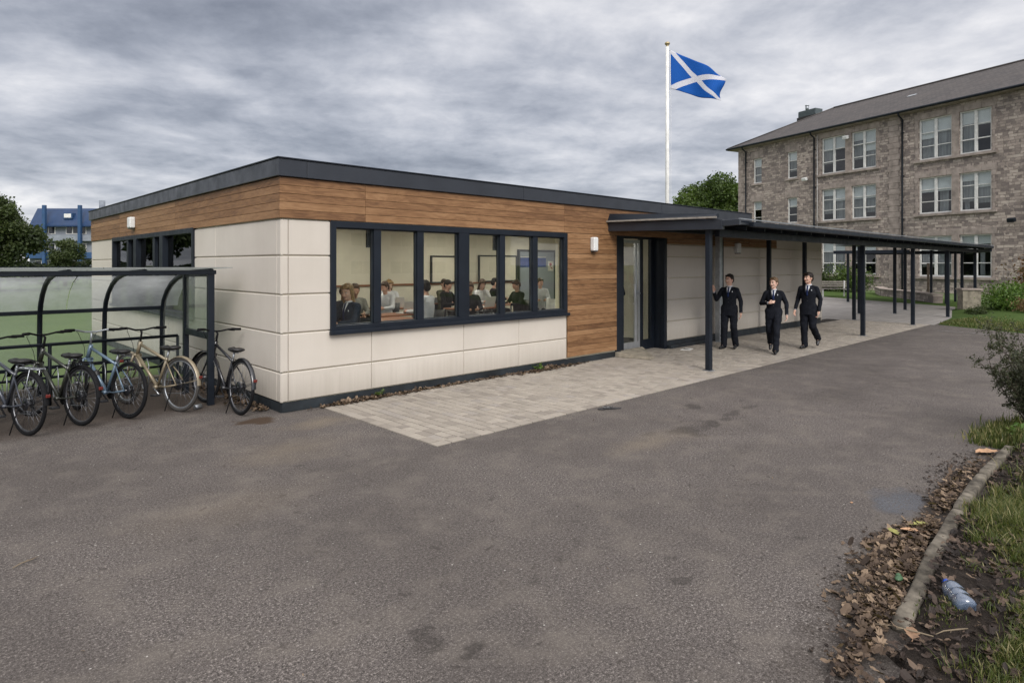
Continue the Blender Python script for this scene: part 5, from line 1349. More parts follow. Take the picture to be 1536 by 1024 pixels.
def laptop(x, y, z, rz, label):
    e = empty('laptop', (x,y,z), (0,0,rz), label, 'laptop', 'laptops on the classroom desks')
    m = MB(); m.box(-.165,.165,-.11,.11,.0,.016); m.build('keyboard_base', MT['whiteplastic'], e, bevel=.004)
    m = MB(); m.obox((0,-.135,.125),(.33,.008,.23),(.22,0,0)); m.build('lid', MT['whiteplastic'], e, bevel=.003)
DT = FZ+.742
pupils = [ # x, y, yaw, outfit, hair, style, label, raise
 (1.55,1.05,100-180,'navy','blonde','long','pupil with shoulder-length blonde hair and navy jacket nearest the left of the window',.14),
 (2.15,2.35,20,'black','dark','bun','pupil with tied-up dark hair behind the blonde one',.18),
 (2.75,3.0,-20,'grey','brown','short','pupil in a grey jumper at the back left of the classroom',.12),
 (4.0,3.9,-60,'white','brown','short','brown-haired pupil in a white shirt leaning over a back desk',.16),
 (3.62,1.9,-155,'white','black','short','black-haired pupil in a white shirt seen from behind by the window middle',.10),
 (6.3,4.9,10,'camo','brown','short','pupil in a patterned olive top at the back of the room, centre',.12),
 (5.15,2.5,-30,'black','brown','quiff','wavy brown-haired pupil in a dark blazer right of the thick window post',.10),
 (6.95,4.2,-10,'white','brown','long','long-haired pupil in a white shirt facing the window',.02),
 (7.9,4.8,60,'black','black','short','black-haired pupil turned sideways at the back right',.02),
 (2.95,4.7,30,'black','dark','short','dark-haired pupil at the very back left of the room',.0),
 (4.95,5.25,-20,'white','blonde','long','fair long-haired pupil in white against the back wall',.0),
 (5.75,4.05,15,'black','dark','short','dark-haired pupil between the pinboards at mid depth',.0),
 (8.75,3.9,-40,'white','brown','bun','pupil in a white shirt with hair tied up near the blue notice',.0),
 (6.95,2.9,-95,'black','brown','short','brown-haired pupil in a black blazer bending over a laptop at the right',.02),
]
for (x,y,yw,of,hr,stl,lab,rz_) in pupils:
    person((x,y,FZ), R(yw), 1.70 if y < 2 else 1.62, sit, lab, hair=hr, style=stl, outfit=of, skin_i=int(RNG.integers(3)), head=(R(random.Random(lab).uniform(-22,22)),R(random.Random(lab+'p').uniform(4,30))), far=(y > 1.5), group='pupils seated in the classroom')
chs = [(1.55,1.05,100-180,'chairgrey','chair under the blonde pupil'),(2.15,2.35,20,'chairgrey','chair under the pupil with tied-up dark hair'),(2.75,3.0,-20,'chairgrey','chair under the pupil in the grey jumper'),
       (4.0,3.9,-60,'chairgrey','chair under the pupil leaning over a back desk'),(3.62,1.9,-155,'chairgrey','dark chair under the white-shirted pupil seen from behind'),(6.3,4.9,10,'chairgrey','chair under the pupil in the olive top'),
       (5.15,2.5,-30,'chairgrey','chair under the wavy-haired pupil'),(6.95,4.2,-10,'chairgrey','chair under the long-haired pupil'),(6.95,2.9,-95,'chairgrey','chair under the pupil bending over a laptop'),
       (7.9,4.8,60,'chairgrey','chair under the pupil at the back right'),(7.75,2.55,-60,'whitechair','empty white chair with a high back at the right of the classroom window')]
for (x,y,yw,mt_,lab) in chs:
    chair((x,y,FZ), R(yw), mt_, lab)
for (x,y,rz,lab) in [(1.05,1.5,0,'brown desk before the blonde pupil'),(3.55,2.75,0,'brown desk with a white laptop near the window middle'),(2.6,1.9,0,'brown desk behind the blonde pupil'),(4.6,4.3,0,'brown desk at the back with an open laptop'),
                     (5.75,3.1,0,'brown desk with a laptop right of the thick window post'),(7.0,3.5,0,'brown desk at the right with a laptop before the bending pupil'),(6.6,5.2,0,'brown desk at the back wall')]:
    desk(x,y,rz,lab)
for (x,y,rz,lab) in [(3.72,2.75,.15,'white laptop on the desk in the middle of the window'),(4.6,4.25,-1.0,'open laptop on the back desk seen side on'),(6.05,3.0,.1,'white laptop right of the thick window post'),(7.15,3.2,.1,'white laptop before the bending pupil'),(6.5,5.0,.1,'pale laptop on the desk at the back wall')]:
    laptop(x,y,DT,rz,lab)
# framed boards and the notice door on the back wall
def board(x0,x1,z0,z1,mat,label):
    e = empty('wall_board', (x0,5.79,z0), label=label, cat='board', group=None)
    W_ = x1-x0; H_ = z1-z0
    m = MB(); m.box(0,W_,-.03,0,0,H_); m.build('panel', MT[mat], e)
    m = MB(); m.box(-.04,0,-.05,0,-.04,H_+.04); m.box(W_,W_+.04,-.05,0,-.04,H_+.04); m.box(0,W_,-.05,0,H_,H_+.04); m.box(0,W_,-.05,0,-.04,0); m.build('board_frame', MT['plinth'], e)
board(6.6,7.75,1.40,2.05,'cream','cream pinboard in a dark frame, the left one on the back wall')
board(8.25,9.65,1.40,2.08,'cream','wider cream pinboard in a dark frame, right of the first one')
MT['greydoor'] = P('grey_blue_door', (.26,.30,.34), .6, var=.05, vs=1)
e = empty('classroom_door', (9.8,5.78,.16), label='grey-blue classroom door with a blue notice on the back wall', cat='door')
m = MB(); m.box(0,1.5,-.04,0,0,2.08); m.build('door_panel', MT['greydoor'], e)
m = MB(); m.box(-.06,0,-.06,0,0,2.14); m.box(1.5,1.56,-.06,0,0,2.14); m.box(0,1.5,-.06,0,2.08,2.14); m.build('door_frame', MT['plinth'], e)
m = MB(); m.box(.02,1.12,-.055,-.042,1.62,1.90); m.build('notice', P('blue_notice', (.03,.07,.28), .6), e)
m = MB(); m.box(.38,.42,-.06,-.056,1.70,1.83); m.box(.02,1.12,-.058,-.042,1.905,1.93); m.build('notice_mark', MT['whitepaint'], e)
m = MB(); m.box(1.22,1.46,-.055,-.042,1.50,1.80); m.build('poster', MT['whitepaint'], e)
m = MB(); m.ell((1.33,-.056,1.70),(.06,.005,.05)); m.obox((1.37,-.057,1.59),(.1,.006,.03),(0,.6,0)); m.build('poster_mark', P('poster_red', (.35,.08,.07), .6), e)
# figure inside the entrance
JD = dict(base, elR=(-.25,-.02,1.12), wrR=(-.18,-.24,1.22), elL=(.235,.06,1.11), wrL=(.225,-.03,.86), knR=(-.10,-.03,.50), anR=(-.10,.0,.085), toR=(-.13,-.14,.035), knL=(.10,-.03,.51), anL=(.10,.0,.085), toL=(.12,-.14,.035))
person((8.05,.95,.16), R(150), 1.58, JD, 'dark-clothed pupil standing just inside the glass entrance door', hair='black', style='short', skin_i=2, outfit='navy', head=(0,0), legs='walk', far=True)
# ------------------------------------------------------------------ vegetation
def unit(v): return v/np.maximum(np.linalg.norm(v, axis=1, keepdims=True), 1e-9)
def leaves(name, centres, size, mat, parent=None, aspect=1.6, flat=0.0, rnd=None, droop=.3, loc=None):
    """one pointed folded leaf (two quads sharing a rib) at every centre"""
    C = np.asarray(centres); n = len(C); rg = RNG
    d = unit(rg.normal(size=(n,3))*np.array([1,1,1-flat]) + np.array([0,0,-droop])); q = unit(rg.normal(size=(n,3))); s = unit(np.cross(d, q)); nn = np.cross(d, s)
    if flat: nn = unit(nn*(1-flat)+np.array([0,0,1])*flat); s = unit(np.cross(nn, d)); 
    L = (size*rg.uniform(.6,1.35,n))[:,None]; W = L/aspect*.5
    a = C - d*L*.5; m1 = C + s*W + nn*W*.25; m2 = C - s*W + nn*W*.25; t = C + d*L*.5
    V = np.stack([a, m1, t, m2], 1).reshape(-1,3)
    F_ = np.arange(n*4).reshape(n,4)
    return big_mesh(name, V, F_, mat, parent, rnd, loc=loc)
def tree(name, label, cat, loc, crown_c, crown_r, nleaf, lsize, mat, trunk_h, trunk_r, blobs=26, group=None, kind_rad=.34):
    """tapered trunk with limbs; the crown is many leaf clumps of uneven size with gaps between"""
    e = empty(name, loc, label=label, cat=cat, group=group)
    rg = np.random.default_rng(abs(hash(label)) % 1000 if False else sum(ord(c) for c in label))
    cc = np.array(crown_c); cr = np.array(crown_r)
    m = MB(); m.tube([(0,0,-.1),(0,0,.2),(.03*trunk_h,0,trunk_h*.6),(crown_c[0]*.5,crown_c[1]*.5,trunk_h),(crown_c[0],crown_c[1],crown_c[2])], [trunk_r*1.5,trunk_r*1.1,trunk_r*.85,trunk_r*.7,trunk_r*.3], 10)
    m.build('trunk', MT['bark'], e)
    cent = []; rad = []
    for i in range(blobs):
        d = rg.normal(size=3); d /= np.linalg.norm(d); d[2] = d[2]*.9+.08
        r = rg.uniform(.45,.92)
        cent.append(cc + d*cr*r); rad.append(rg.uniform(.6,1.25)*kind_rad*cr.mean())
    m = MB()
    for i in range(0, blobs, 2):
        st = Vector((crown_c[0]*.5, crown_c[1]*.5, trunk_h*rg.uniform(.85,1.05))); en = Vector(cent[i])
        mid = st.lerp(en, .5) + Vector((0,0,-.06*cr[2])); m.tube([st, mid, en], [trunk_r*.4, trunk_r*.25, trunk_r*.06], 6)
    m.build('limb', MT['bark'], e)
    pts = []; rv = []
    w = np.array(rad)**2; w /= w.sum()
    for c, r, ww in zip(cent, rad, w):
        k = int(nleaf*ww); 
        if k < 1: continue
        d = unit(rg.normal(size=(k,3))); rr = r*np.clip(rg.normal(.86,.2,k),.15,1.35)[:,None]
        # clump of sprays
        p = c + d*rr*np.array([1,1,.8]); pts.append(p); rv.append(np.clip(rg.normal(rg.uniform(.3,.7), .2, k), 0, 1))
    leaves('crown', np.concatenate(pts), lsize, mat, e, rnd=np.concatenate(rv))
    return e
tree('broadleaf_tree', 'rounded green tree between the flagpole and the stone school', 'tree', (63.07,28.38,0), (0,0,7.6), (4.3,4.3,4.1), 24000, .34, MT['leaf_a'], 4.2, .28, 46, kind_rad=.30)
tree('broadleaf_tree', 'tip of a dark tree just showing over the flat roof', 'tree', (44.38,29.67,0), (0,0,6.4), (1.3,1.3,1.9), 2500, .26, MT['leaf_b'], 4, .15, 12)
tree('broadleaf_tree', 'large dark green tree cut by the left picture edge', 'tree', (1.2,48.9,0), (0,0,3.55), (2.9,2.9,2.95), 26000, .23, MT['leaf_b'], 2.0, .22, 50, kind_rad=.27)
tree('broadleaf_tree', 'small dark tree in front of the blue-roofed flats', 'tree', (6.65,58.87,0), (0,0,2.25), (1.35,1.35,1.9), 7000, .18, MT['leaf_b'], 1.2, .12, 22)
tree('broadleaf_tree', 'low dark tree left of the small one before the blue-roofed flats', 'tree', (-6.5,54,0), (0,0,2.6), (3.2,3.2,2.7), 9000, .3, MT['leaf_b'], 1.6, .2, 22)
# trees over the playing field on the left (also what the side windows mirror)
for i,(x,y,h,rr_) in enumerate([(-14,58,8,3.6),(-22,50,7,3.4),(-31,46,9,4.2),(-40,36,8,3.8),(-52,24,9,4.5),(-50,10,8,4)]):
    tree('broadleaf_tree', ['tall tree beyond the playing field, first from the flats','tall tree beyond the playing field, second from the flats','broad tree beyond the playing field, third from the flats','fourth tree from the flats along the field edge','fifth tree from the flats along the field edge','last tree along the far left field edge'][i],
         'tree', (x,y,0), (0,0,h*.58), (rr_,rr_,h*.42), 3500, .55, MT['leaf_b'], h*.3, .3, 20, 'trees along the field edge')
# far hedge with fence
def hedge(name, label, a, b_, h, w_, n, size, mat, cat='hedge'):
    a = np.array(a, float); b_ = np.array(b_, float); mid = (a+b_)/2
    t = RNG.random(n)[:,None]; c = a+(b_-a)*t; per = np.array([-(b_-a)[1], (b_-a)[0]]); per /= np.linalg.norm(per)
    off = RNG.uniform(-1,1,n)*w_/2; z = h*np.sqrt(RNG.random(n)); z = z*(1+.12*np.sin(t[:,0]*40)+.1*np.sin(t[:,0]*17+1)); 
    e = empty(name, (mid[0],mid[1],0), label=label, cat=cat)
    p = np.stack([c[:,0]+per[0]*off-mid[0], c[:,1]+per[1]*off-mid[1], z], 1)
    leaves('foliage', p, size, mat, e)
    m = MB(); k = 0
    L = np.linalg.norm(b_-a)
    for s_ in np.arange(.5, L, max(1.0, L/40)):
        q = a+(b_-a)*s_/L - mid; m.tube([(q[0],q[1],0),(q[0]+.1,q[1],h*.6)], .04, 5)
    m.build('stems', MT['bark'], e)
hedge('hedge', 'long dark hedge across the far side of the playing field', (-25,52), (18,72), 1.9, 1.4, 16000, .3, MT['leaf_dark'])
F2 = empty('field_fence', (0,50,0), label='dark rail fence across the playing field beyond the shelter', cat='fence')
for i in range(18):
    x = -22+i*2.2; y = -10+i*.55; m = MB(); m.box(x-.03,x+.03,y-.03,y+.03,0,1.75); m.build('fence_post', MT['navy'], F2)
for z in (.15,.9,1.7):
    m = MB(); m.bar((-22,-10,z),(15.4,-.65,z), .03, .04); m.build('fence_rail', MT['navy'], F2)
def shrub(name, label, loc, r, n, size, mat, stems=9, droop=.2, group=None):
    e = empty(name, loc, label=label, cat='shrub', group=group)
    rg = np.random.default_rng(sum(ord(c) for c in label)); m = MB(); pts = []; rv = []
    for i in range(stems):
        a = rg.uniform(0,2*PI); el = rg.uniform(.25,1.3); d = np.array([math.cos(a)*math.cos(el)*r[0], math.sin(a)*math.cos(el)*r[1], math.sin(el)*r[2]])*rg.uniform(.7,1.05)
        m.tube([(0,0,0), tuple(d*.5+np.array([0,0,.08*r[2]])), tuple(d)], [.014*r[2]+.004,.009*r[2]+.002,.003], 5)
        k = n//stems; t = rg.random(k)**.6; c = d*t[:,None] + rg.normal(size=(k,3))*np.array([r[0],r[1],r[2]*.7])*.20*(.4+.6*t[:,None]); c[:,2] = np.abs(c[:,2])+.02
        pts.append(c); rv.append(np.clip(rg.normal(rg.uniform(.25,.75),.2,k),0,1))
    m.build('stem', MT['bark'], e); leaves('foliage', np.concatenate(pts), size, mat, e, rnd=np.concatenate(rv), droop=droop)
    return e
shrub('shrub', 'rounded green shrub against the stone school beside the low wall', (42.0,7.2,0), (1.5,1.5,1.9), 5000, .14, MT['leaf_a'], 26)
shrub('shrub', 'darker green shrub left of the rounded one by the school', (42.6,9.4,0), (1.3,1.3,1.5), 3500, .14, MT['leaf_b'], 20)
shrub('shrub', 'dark low shrub beside the pale bench', (41.6,11.4,0), (1.6,1.2,1.3), 3500, .14, MT['leaf_b'], 20)
shrub('shrub', 'bright green spreading shrub on the lawn right of the pale pier', (28.2,-3.4,.05), (1.6,1.3,1.15), 7000, .09, MT['leaf_shrub'], 34)
shrub('shrub', 'green shrub behind the bright one at the right edge', (29.0,-5.2,.05), (1.7,1.5,1.2), 6000, .09, MT['leaf_shrub'], 30)
shrub('shrub', 'russet-leaved shrub in front of the school wall at the right edge', (32.4,-3.6,.05), (1.5,1.5,2.1), 4500, .12, MT['leaf_red'], 26)
shrub('shrub', 'small purple-brown shrub at the foot of the bright green one', (26.6,-4.1,.05), (.8,.8,.6), 2200, .06, MT['leaf_red'], 16)
shrub('shrub', 'low dark plant at the lawn corner beside the outer post', (24.7,-2.75,.05), (.9,.4,.3), 1500, .06, MT['leaf_b'], 14)
def bush_near():
    e = empty('twiggy_bush', (5.58,-6.70,0), label='loose twiggy olive bush at the right picture edge beyond the kerb', cat='bush')
    rg = np.random.default_rng(5); m = MB(); pts = []
    for i in range(58):
        a = rg.uniform(0,2*PI); lean = rg.uniform(.05,.55); L = rg.uniform(.5,1.28); p = np.array([rg.normal()*.06, rg.normal()*.06, 0.0]); d = np.array([math.cos(a)*lean, math.sin(a)*lean, 1.0]); d /= np.linalg.norm(d)
        line = [tuple(p)]; 
        for s_ in range(9):
            p = p + d*L/9; d = d + rg.normal(size=3)*.10 + np.array([math.cos(a),math.sin(a),0])*.03; d /= np.linalg.norm(d); line.append(tuple(p))
            if s_ > 0:
                for q in range(3):
                    dd = d*.5 + rg.normal(size=3)*.6; dd /= np.linalg.norm(dd); l2 = rg.uniform(.06,.20); e2 = p+dd*l2
                    m.tube([tuple(p), tuple((p+e2)/2+rg.normal(size=3)*.008), tuple(e2)], [.0022,.0016,.001], 4)
                    k = int(rg.integers(14,27)); t = rg.random(k)[:,None]; pts.append(p+(e2-p)*t+rg.normal(size=(k,3))*.012)
        m.tube(line, [.007-.0006*j for j in range(10)], 5)
    m.build('branch', MT['bark'], e)
    leaves('foliage', np.concatenate(pts), .026, MT['leaf_bush'], e, aspect=1.9)
bush_near()

# verge right of the kerb
kp = [(.24,-6.715),(.32,-6.70),(.62,-6.685),(.98,-6.655),(1.16,-6.64)],[(1.19,-6.63),(1.46,-6.615),(1.95,-6.585),(2.2,-6.575)],[(2.23,-6.565),(2.94,-6.535),(3.3,-6.53)],[(3.32,-6.53),(3.82,-6.535),(4.55,-6.545)]
def kerb_y(x):
    allp = [p for l in kp for p in l]
    return float(np.interp(x, [p[0] for p in allp], [p[1] for p in allp]))
def hgt(x, y): return .045 + .03*math.sin(x*1.7+y) + .02*math.sin(x*5.1-y*3.3) + .012*math.sin(x*13+y*9)
V = []; F_ = []; nx, ny = 110, 50
X0,X1,Y0,Y1 = -1.5, 7.2, -9.6, -6.68
for j in range(ny+1):
    for i in range(nx+1):
        x = X0+(X1-X0)*i/nx; yt = kerb_y(x)-.035 if x > .05 else -6.70+.10*math.sin(x*5)+.05*math.sin(x*17); y = Y0+(yt-Y0)*j/ny
        edge = min(1, (yt-y)/.06)*min(1,(x-X0)/.8)*min(1,(X1-x)/.5)
        left = min(1, max(0, (x+.1)/.5))           # the soil fades out where the kerb ends
        V.append((x, y, hgt(x,y)*edge*(.35+.65*left)+.004-.02*(1-edge)))
F_ = [[j*(nx+1)+i, j*(nx+1)+i+1, (j+1)*(nx+1)+i+1, (j+1)*(nx+1)+i] for j in range(ny) for i in range(nx)]
tag(big_mesh('verge_soil', V, F_, MT['soil'], smooth=True), kind='structure')
def gz(x, y):
    if y > -6.58 or x < X0 or x > X1: return .004
    return hgt(x,y)*(.35+.65*min(1,max(0,(x+.1)/.5)))+.004
# kerb stones: worn, uneven, three visible lengths
klab = ['crumbled low end of the verge kerb, nearest the bottle','rounded kerb stone just above the crumbled end','kerb stone beside the grass tuft, middle of the verge','farthest kerb stone of the verge, ending at the grass']
for k,(line,lab) in enumerate(zip(kp,klab)):
    o0 = line[0]; m = MB(); pts = []; rg = random.Random(k+2)
    dens = []
    for a,c in zip(line[:-1], line[1:]):
        for s_ in range(8): dens.append((a[0]+(c[0]-a[0])*s_/8, a[1]+(c[1]-a[1])*s_/8))
    dens.append(line[-1]); rings = []
    for i,(x,y) in enumerate(dens):
        w_ = .042*(1+.06*math.sin(x*7)+rg.uniform(-.015,.015)); hh = (.066 + .006*math.sin(x*6)+rg.uniform(-.001,.001))*(1 if k else min(1,.45+.6*(x-.02)/1.1)); e_ = .8 if i in (0,len(dens)-1) else 1
        yy = y - .02
        rings.append([(x-o0[0],yy-w_*e_-o0[1],-.02),(x-o0[0],yy-w_*e_-o0[1],hh*.8*e_),(x-o0[0],yy-w_*.75-o0[1],hh*e_),(x-o0[0],yy+w_*.7-o0[1],hh*e_+rg.uniform(-.003,.003)),(x-o0[0],yy+w_*e_-o0[1],hh*.72*e_),(x-o0[0],yy+w_*e_-o0[1],-.02)])
    vs = [p for r_ in rings for p in r_]; n = 6
    fs = [(i*n+j,(i+1)*n+j,(i+1)*n+(j+1)%n,i*n+(j+1)%n) for i in range(len(rings)-1) for j in range(n)] + [tuple(range(n)), tuple(reversed(range((len(rings)-1)*n,len(rings)*n)))]
    m._add(vs, fs, 0, True)
    o = m.build('kerb_stone', MT['concrete'], loc=(o0[0],o0[1],0)); tag(o, lab, 'kerb', 'kerb stones along the verge')
# fallen leaves: curled four-lobed leaves as real pieces
def leaf_litter(name, pts, size, mat, curl=.5, zoff=.004, kind='stuff'):
    """each leaf a lobed blade (5 points, notches between), folded along the rib, edges curled"""
    P0 = np.asarray(pts); n = len(P0); rg = RNG
    ang = np.array([0,22,48,72,100,135,180,225,260,288,312,338])*PI/180
    rad = np.array([1,.55,.92,.50,.80,.45,.30,.45,.80,.50,.92,.55]); m = len(ang)
    sim = rg.random(n) < .45                       # some are simple ovals
    rr = np.where(sim[:,None], (.5+.42*np.abs(np.cos(ang)))[None]*np.ones((n,1)), rad[None]*rg.uniform(.75,1.2,(n,m)))
    s_ = size*rg.uniform(.35,1.05,n); a = rg.uniform(0,2*PI,n); c = rg.uniform(-.25,1.3,n)*curl; asp = rg.uniform(.45,1.0,n)
    tx = rg.normal(0,.32,n); ty = rg.normal(0,.32,n)
    V = np.zeros((n,m+1,3))
    lx = rr*np.cos(ang)*s_[:,None]; ly = rr*np.sin(ang)*s_[:,None]*asp[:,None]
    lz = c[:,None]*(np.abs(ly)*.9+(lx**2)/s_[:,None]*.6) + rg.normal(0,.10,(n,m))*s_[:,None] + tx[:,None]*lx + ty[:,None]*ly
    V[:,:m,0] = P0[:,0,None]+lx*np.cos(a)[:,None]-ly*np.sin(a)[:,None]; V[:,:m,1] = P0[:,1,None]+lx*np.sin(a)[:,None]+ly*np.cos(a)[:,None]; V[:,:m,2] = lz
    V[:,m,0] = P0[:,0]; V[:,m,1] = P0[:,1]; V[:,m,2] = 0
    V[:,:,2] += (-V[:,:,2].min(axis=1)*.8 + P0[:,2] + zoff)[:,None]
    q = np.array([[m,i,(i+1)%m] for i in range(m)]); F_ = (q[None]+np.arange(n)[:,None,None]*(m+1)).reshape(-1,3)
    o = big_mesh(name, V.reshape(-1,3), F_, mat, None, np.repeat(rg.beta(.9,1.1,n), m))
    if kind: tag(o, kind=kind)
    return o
def scatter(n, clusters):
    out = []; w_ = np.array([c[4] for c in clusters], float); w_ /= w_.sum()
    for c, ww in zip(clusters, w_):
        k = int(n*ww); x = RNG.normal(c[0], c[2], k); y = RNG.normal(c[1], c[3], k)
        out += list(zip(x,y))
    return out
# brown drift on the yard side of the kerb (x, y, sx, sy, weight)
cl = [(1.30,-6.44,.20,.075,6),(.98,-6.53,.14,.06,4),(.45,-6.58,.14,.05,4.5),(1.75,-6.49,.10,.045,1.6),(.8,-6.47,.24,.07,1.0),(-.05,-6.68,.20,.05,2.6),(-.3,-6.74,.15,.05,1.0),(2.75,-6.44,.22,.05,1.2),(2.35,-6.48,.12,.04,.8),(3.5,-6.44,.35,.05,1.0)]
pts = []
for x,y in scatter(4600, cl):
    ky = kerb_y(x)
    if x < -.4: continue
    if y > ky+.035: 
        heap = max(0, .05*math.exp(-((y-ky-.1)/.10)**2)); pts.append((x,y,random.random()*heap))
    elif y > ky-.09 and random.random() < .10: pts.append((x,y,.078 if x>.4 else .05))
leaf_litter('leaf_litter', pts, .035, MT['dead'])
pts = []
for _ in range(8600):
    x = random.uniform(-1.4,6.4); y = random.uniform(-8.6,-6.62)
    if x > .1 and y > kerb_y(x)-.05: continue
    if x < -.5 and y > -6.75-.1*random.random(): continue
    pts.append((x,y,gz(x,y)+random.random()*.018))
leaf_litter('dark_leaf_litter', pts, .034, MT['dead_dark'])
pts = [(x,y,gz(x,y)+.02) for x,y in [(random.uniform(-.5,5),random.uniform(-8.0,-6.8)) for _ in range(520)]]
leaf_litter('scattered_leaves', pts, .035, MT['dead'])
# soil and leaf crumbs thrown over the edge of the yard
pts = []
for x,y in scatter(800, [(3.5,-6.32,.35,.08,4),(2.9,-6.36,.25,.06,2),(1.2,-6.36,.3,.07,1.2),(.4,-6.50,.3,.08,1.2)]):
    if y > kerb_y(x)+.04: pts.append((x,y,0))
leaf_litter('leaf_crumbs', pts, .017, MT['dead_dark'], zoff=.003)
pts = [(random.uniform(-3,8),random.uniform(-6.2,-2.8),0) for _ in range(120)]
leaf_litter('grit_crumbs', pts, .010, MT['dead'], zoff=.003)
# along the building foot
pts = []
for x,y in scatter(1500, [(1.15,-.09,.30,.035,5),(.85,-.10,.2,.03,2),(2.0,-.07,.5,.025,2),(3.2,-.05,.7,.02,2.5),(4.75,-.10,.30,.045,5),(5.4,-.06,.3,.02,1)]):
    if y < -.01 and x > .3: pts.append((x,y,.012+random.random()*max(0,.06*math.exp(-((x-1.15)/.3)**2)+.08*math.exp(-((x-4.8)/.3)**2))*math.exp((y)*8)))
leaf_litter('wall_foot_leaves', pts, .045, MT['dead'])
pts = []
for _ in range(420):
    y = random.uniform(.25,2.6); x = -.02-abs(random.gauss(0,.11)); pts.append((x,y,.004+random.random()*.02))
leaf_litter('corner_leaves', pts, .045, MT['dead'])
# grass
def blades(name, pts, h, mat, width=.0032, lean=.45, kind='stuff'):
    P0 = np.asarray(pts); n = len(P0); rg = RNG
    H_ = h*rg.uniform(.45,1.25,n)*(P0[:,3] if P0.shape[1] > 3 else 1); a = rg.uniform(0,2*PI,n); ln = rg.uniform(.1,1,n)*lean; b_ = rg.uniform(0,2*PI,n)
    V = np.zeros((n,8,3)); w0 = width*rg.uniform(.6,1.4,n)
    for i,(t,wf) in enumerate([(0,1),(.4,.9),(.75,.6),(1,.08)]):
        ox = np.cos(a)*ln*H_*t**2; oy = np.sin(a)*ln*H_*t**2; oz = H_*t*(1-.35*ln*t)
        for j,s_ in enumerate((-1,1)):
            V[:,i*2+j,0] = P0[:,0]+ox+s_*np.cos(b_)*w0*wf; V[:,i*2+j,1] = P0[:,1]+oy+s_*np.sin(b_)*w0*wf; V[:,i*2+j,2] = P0[:,2]+oz
    q = np.array([[0,1,3,2],[2,3,5,4],[4,5,7,6]]); F_ = (q[None]+np.arange(n)[:,None,None]*8).reshape(-1,4)
    rv = np.repeat(np.where(rg.random(n) < .20, rg.uniform(.82,1,n), rg.beta(2,2.2,n)*.8), 3)
    o = big_mesh(name, V.reshape(-1,3), F_, mat, None, rv)
    if kind: tag(o, kind=kind)
    return o
def tufts(cl, n, spread=.035):
    out = []; w_ = np.array([c[4] for c in cl], float); w_ /= w_.sum()
    for c, ww in zip(cl, w_):
        k = int(n*ww/22)
        for _ in range(k):
            x = random.gauss(c[0],c[2]); y = random.gauss(c[1],c[3])
            if y > kerb_y(x)-.06 and x < 4.6: y = kerb_y(x)-.09-abs(random.gauss(0,.06))
            hs_ = random.uniform(.6,1.3)*c[5]
            for _ in range(22):
                xx = x+random.gauss(0,spread); yy = y+random.gauss(0,spread); out.append((xx,yy,gz(xx,yy)-.004,hs_))
    return out
g1 = tufts([(2.35,-6.88,.30,.09,3.4,1.0),(1.75,-7.02,.20,.07,2.0,.55),(2.6,-7.12,.4,.12,3,.9),(3.4,-7.2,.5,.25,1.3,1.1),(2.1,-7.35,.5,.15,1.6,.6),(4.6,-7.5,.7,.4,1.5,1)], 24000)
blades('grass_tuft', g1, .095, MT['blade'], width=.0026, lean=.85)
g2 = tufts([(.25,-7.22,.14,.07,3,.75),(.80,-7.19,.14,.05,1.6,.6),(-.2,-7.45,.3,.15,3,1),(.50,-6.87,.05,.025,.35,.3),(-.9,-7.7,.5,.2,2,.8)], 9000)
blades('grass_patch', g2, .08, MT['blade'], width=.0026, lean=.85)
g3 = []
for _ in range(9000):
    x = random.gauss(5.15,.35); y = random.gauss(-6.52,.13); 
    if x < 4.55: continue
    g3.append((x,y,gz(x,y)-.004,random.uniform(.6,1.3)))
blades('grass_edge', g3, .10, MT['blade'], width=.005)
# lawn blades along the front edge of the school lawn
g4 = []
lp = [(19.65,-2.66),(18.9,-3.9),(18.35,-4.95),(17.6,-7)]
for _ in range(9000):
    s_ = random.random()*3; i = int(s_); f_ = s_-i; a, c = lp[i], lp[i+1]; d = abs(random.gauss(0,1.4))
    x = a[0]+(c[0]-a[0])*f_+d; y = a[1]+(c[1]-a[1])*f_-d*.12
    g4.append((x,y,.02+min(.05,d*.05),random.uniform(.5,1.2)))
blades('lawn_grass', g4, .07, MT['blade'], width=.008)
# a few broad weeds
shrub('weed', 'small leafy weed growing at the foot of the pale wall', (4.55,-.08,.01), (.12,.07,.16), 70, .05, MT['leaf_shrub'], 6)
shrub('weed', 'low green weed at the foot of the wall under the window left end', (1.35,-.07,.01), (.14,.05,.10), 60, .04, MT['leaf_a'], 6)
shrub('weed', 'broad-leaved weed in the grass past the end of the kerb', (4.95,-6.62,.03), (.22,.16,.14), 260, .06, MT['leaf_shrub'], 12)
# single leaves that stand out
def one_leaf(x, y, z, size, col, label, rz, curl=.15):
    m = MB(); prof = [(-.5,.02),(-.40,.10),(-.28,.30),(-.12,.24),(.0,.36),(.15,.24),(.28,.24),(.42,.08),(.5,.0)]; vs = []
    for u,w_ in prof:
        for j in (-1,-.5,0,.5,1): vs.append((u*size, j*w_*size*.8, size*(curl*abs(j)*w_*1.6 + .10*abs(u)**1.5 + .02*math.sin(u*20+j))))
    m._add(vs, [(i*5+j,i*5+j+1,(i+1)*5+j+1,(i+1)*5+j) for i in range(8) for j in range(4)], 0, True)
    m.tube([(-.5*size,0,size*.03),(-.8*size,.05*size,.01)], .002, 4)
    tag(m.build('fallen_leaf', col, loc=(x,y,z), rot=(0,0,rz)), label, 'leaf')
tanl = P('tan_dry_leaf', (.42,.25,.14), .75, 0, .2, 25, .3, 60); yel = P('yellow_green_leaf', (.26,.25,.07), .7, 0, .2, 25, .3, 60); brn = P('brown_dry_leaf', (.26,.155,.09), .75, 0, .25, 25, .3, 60)
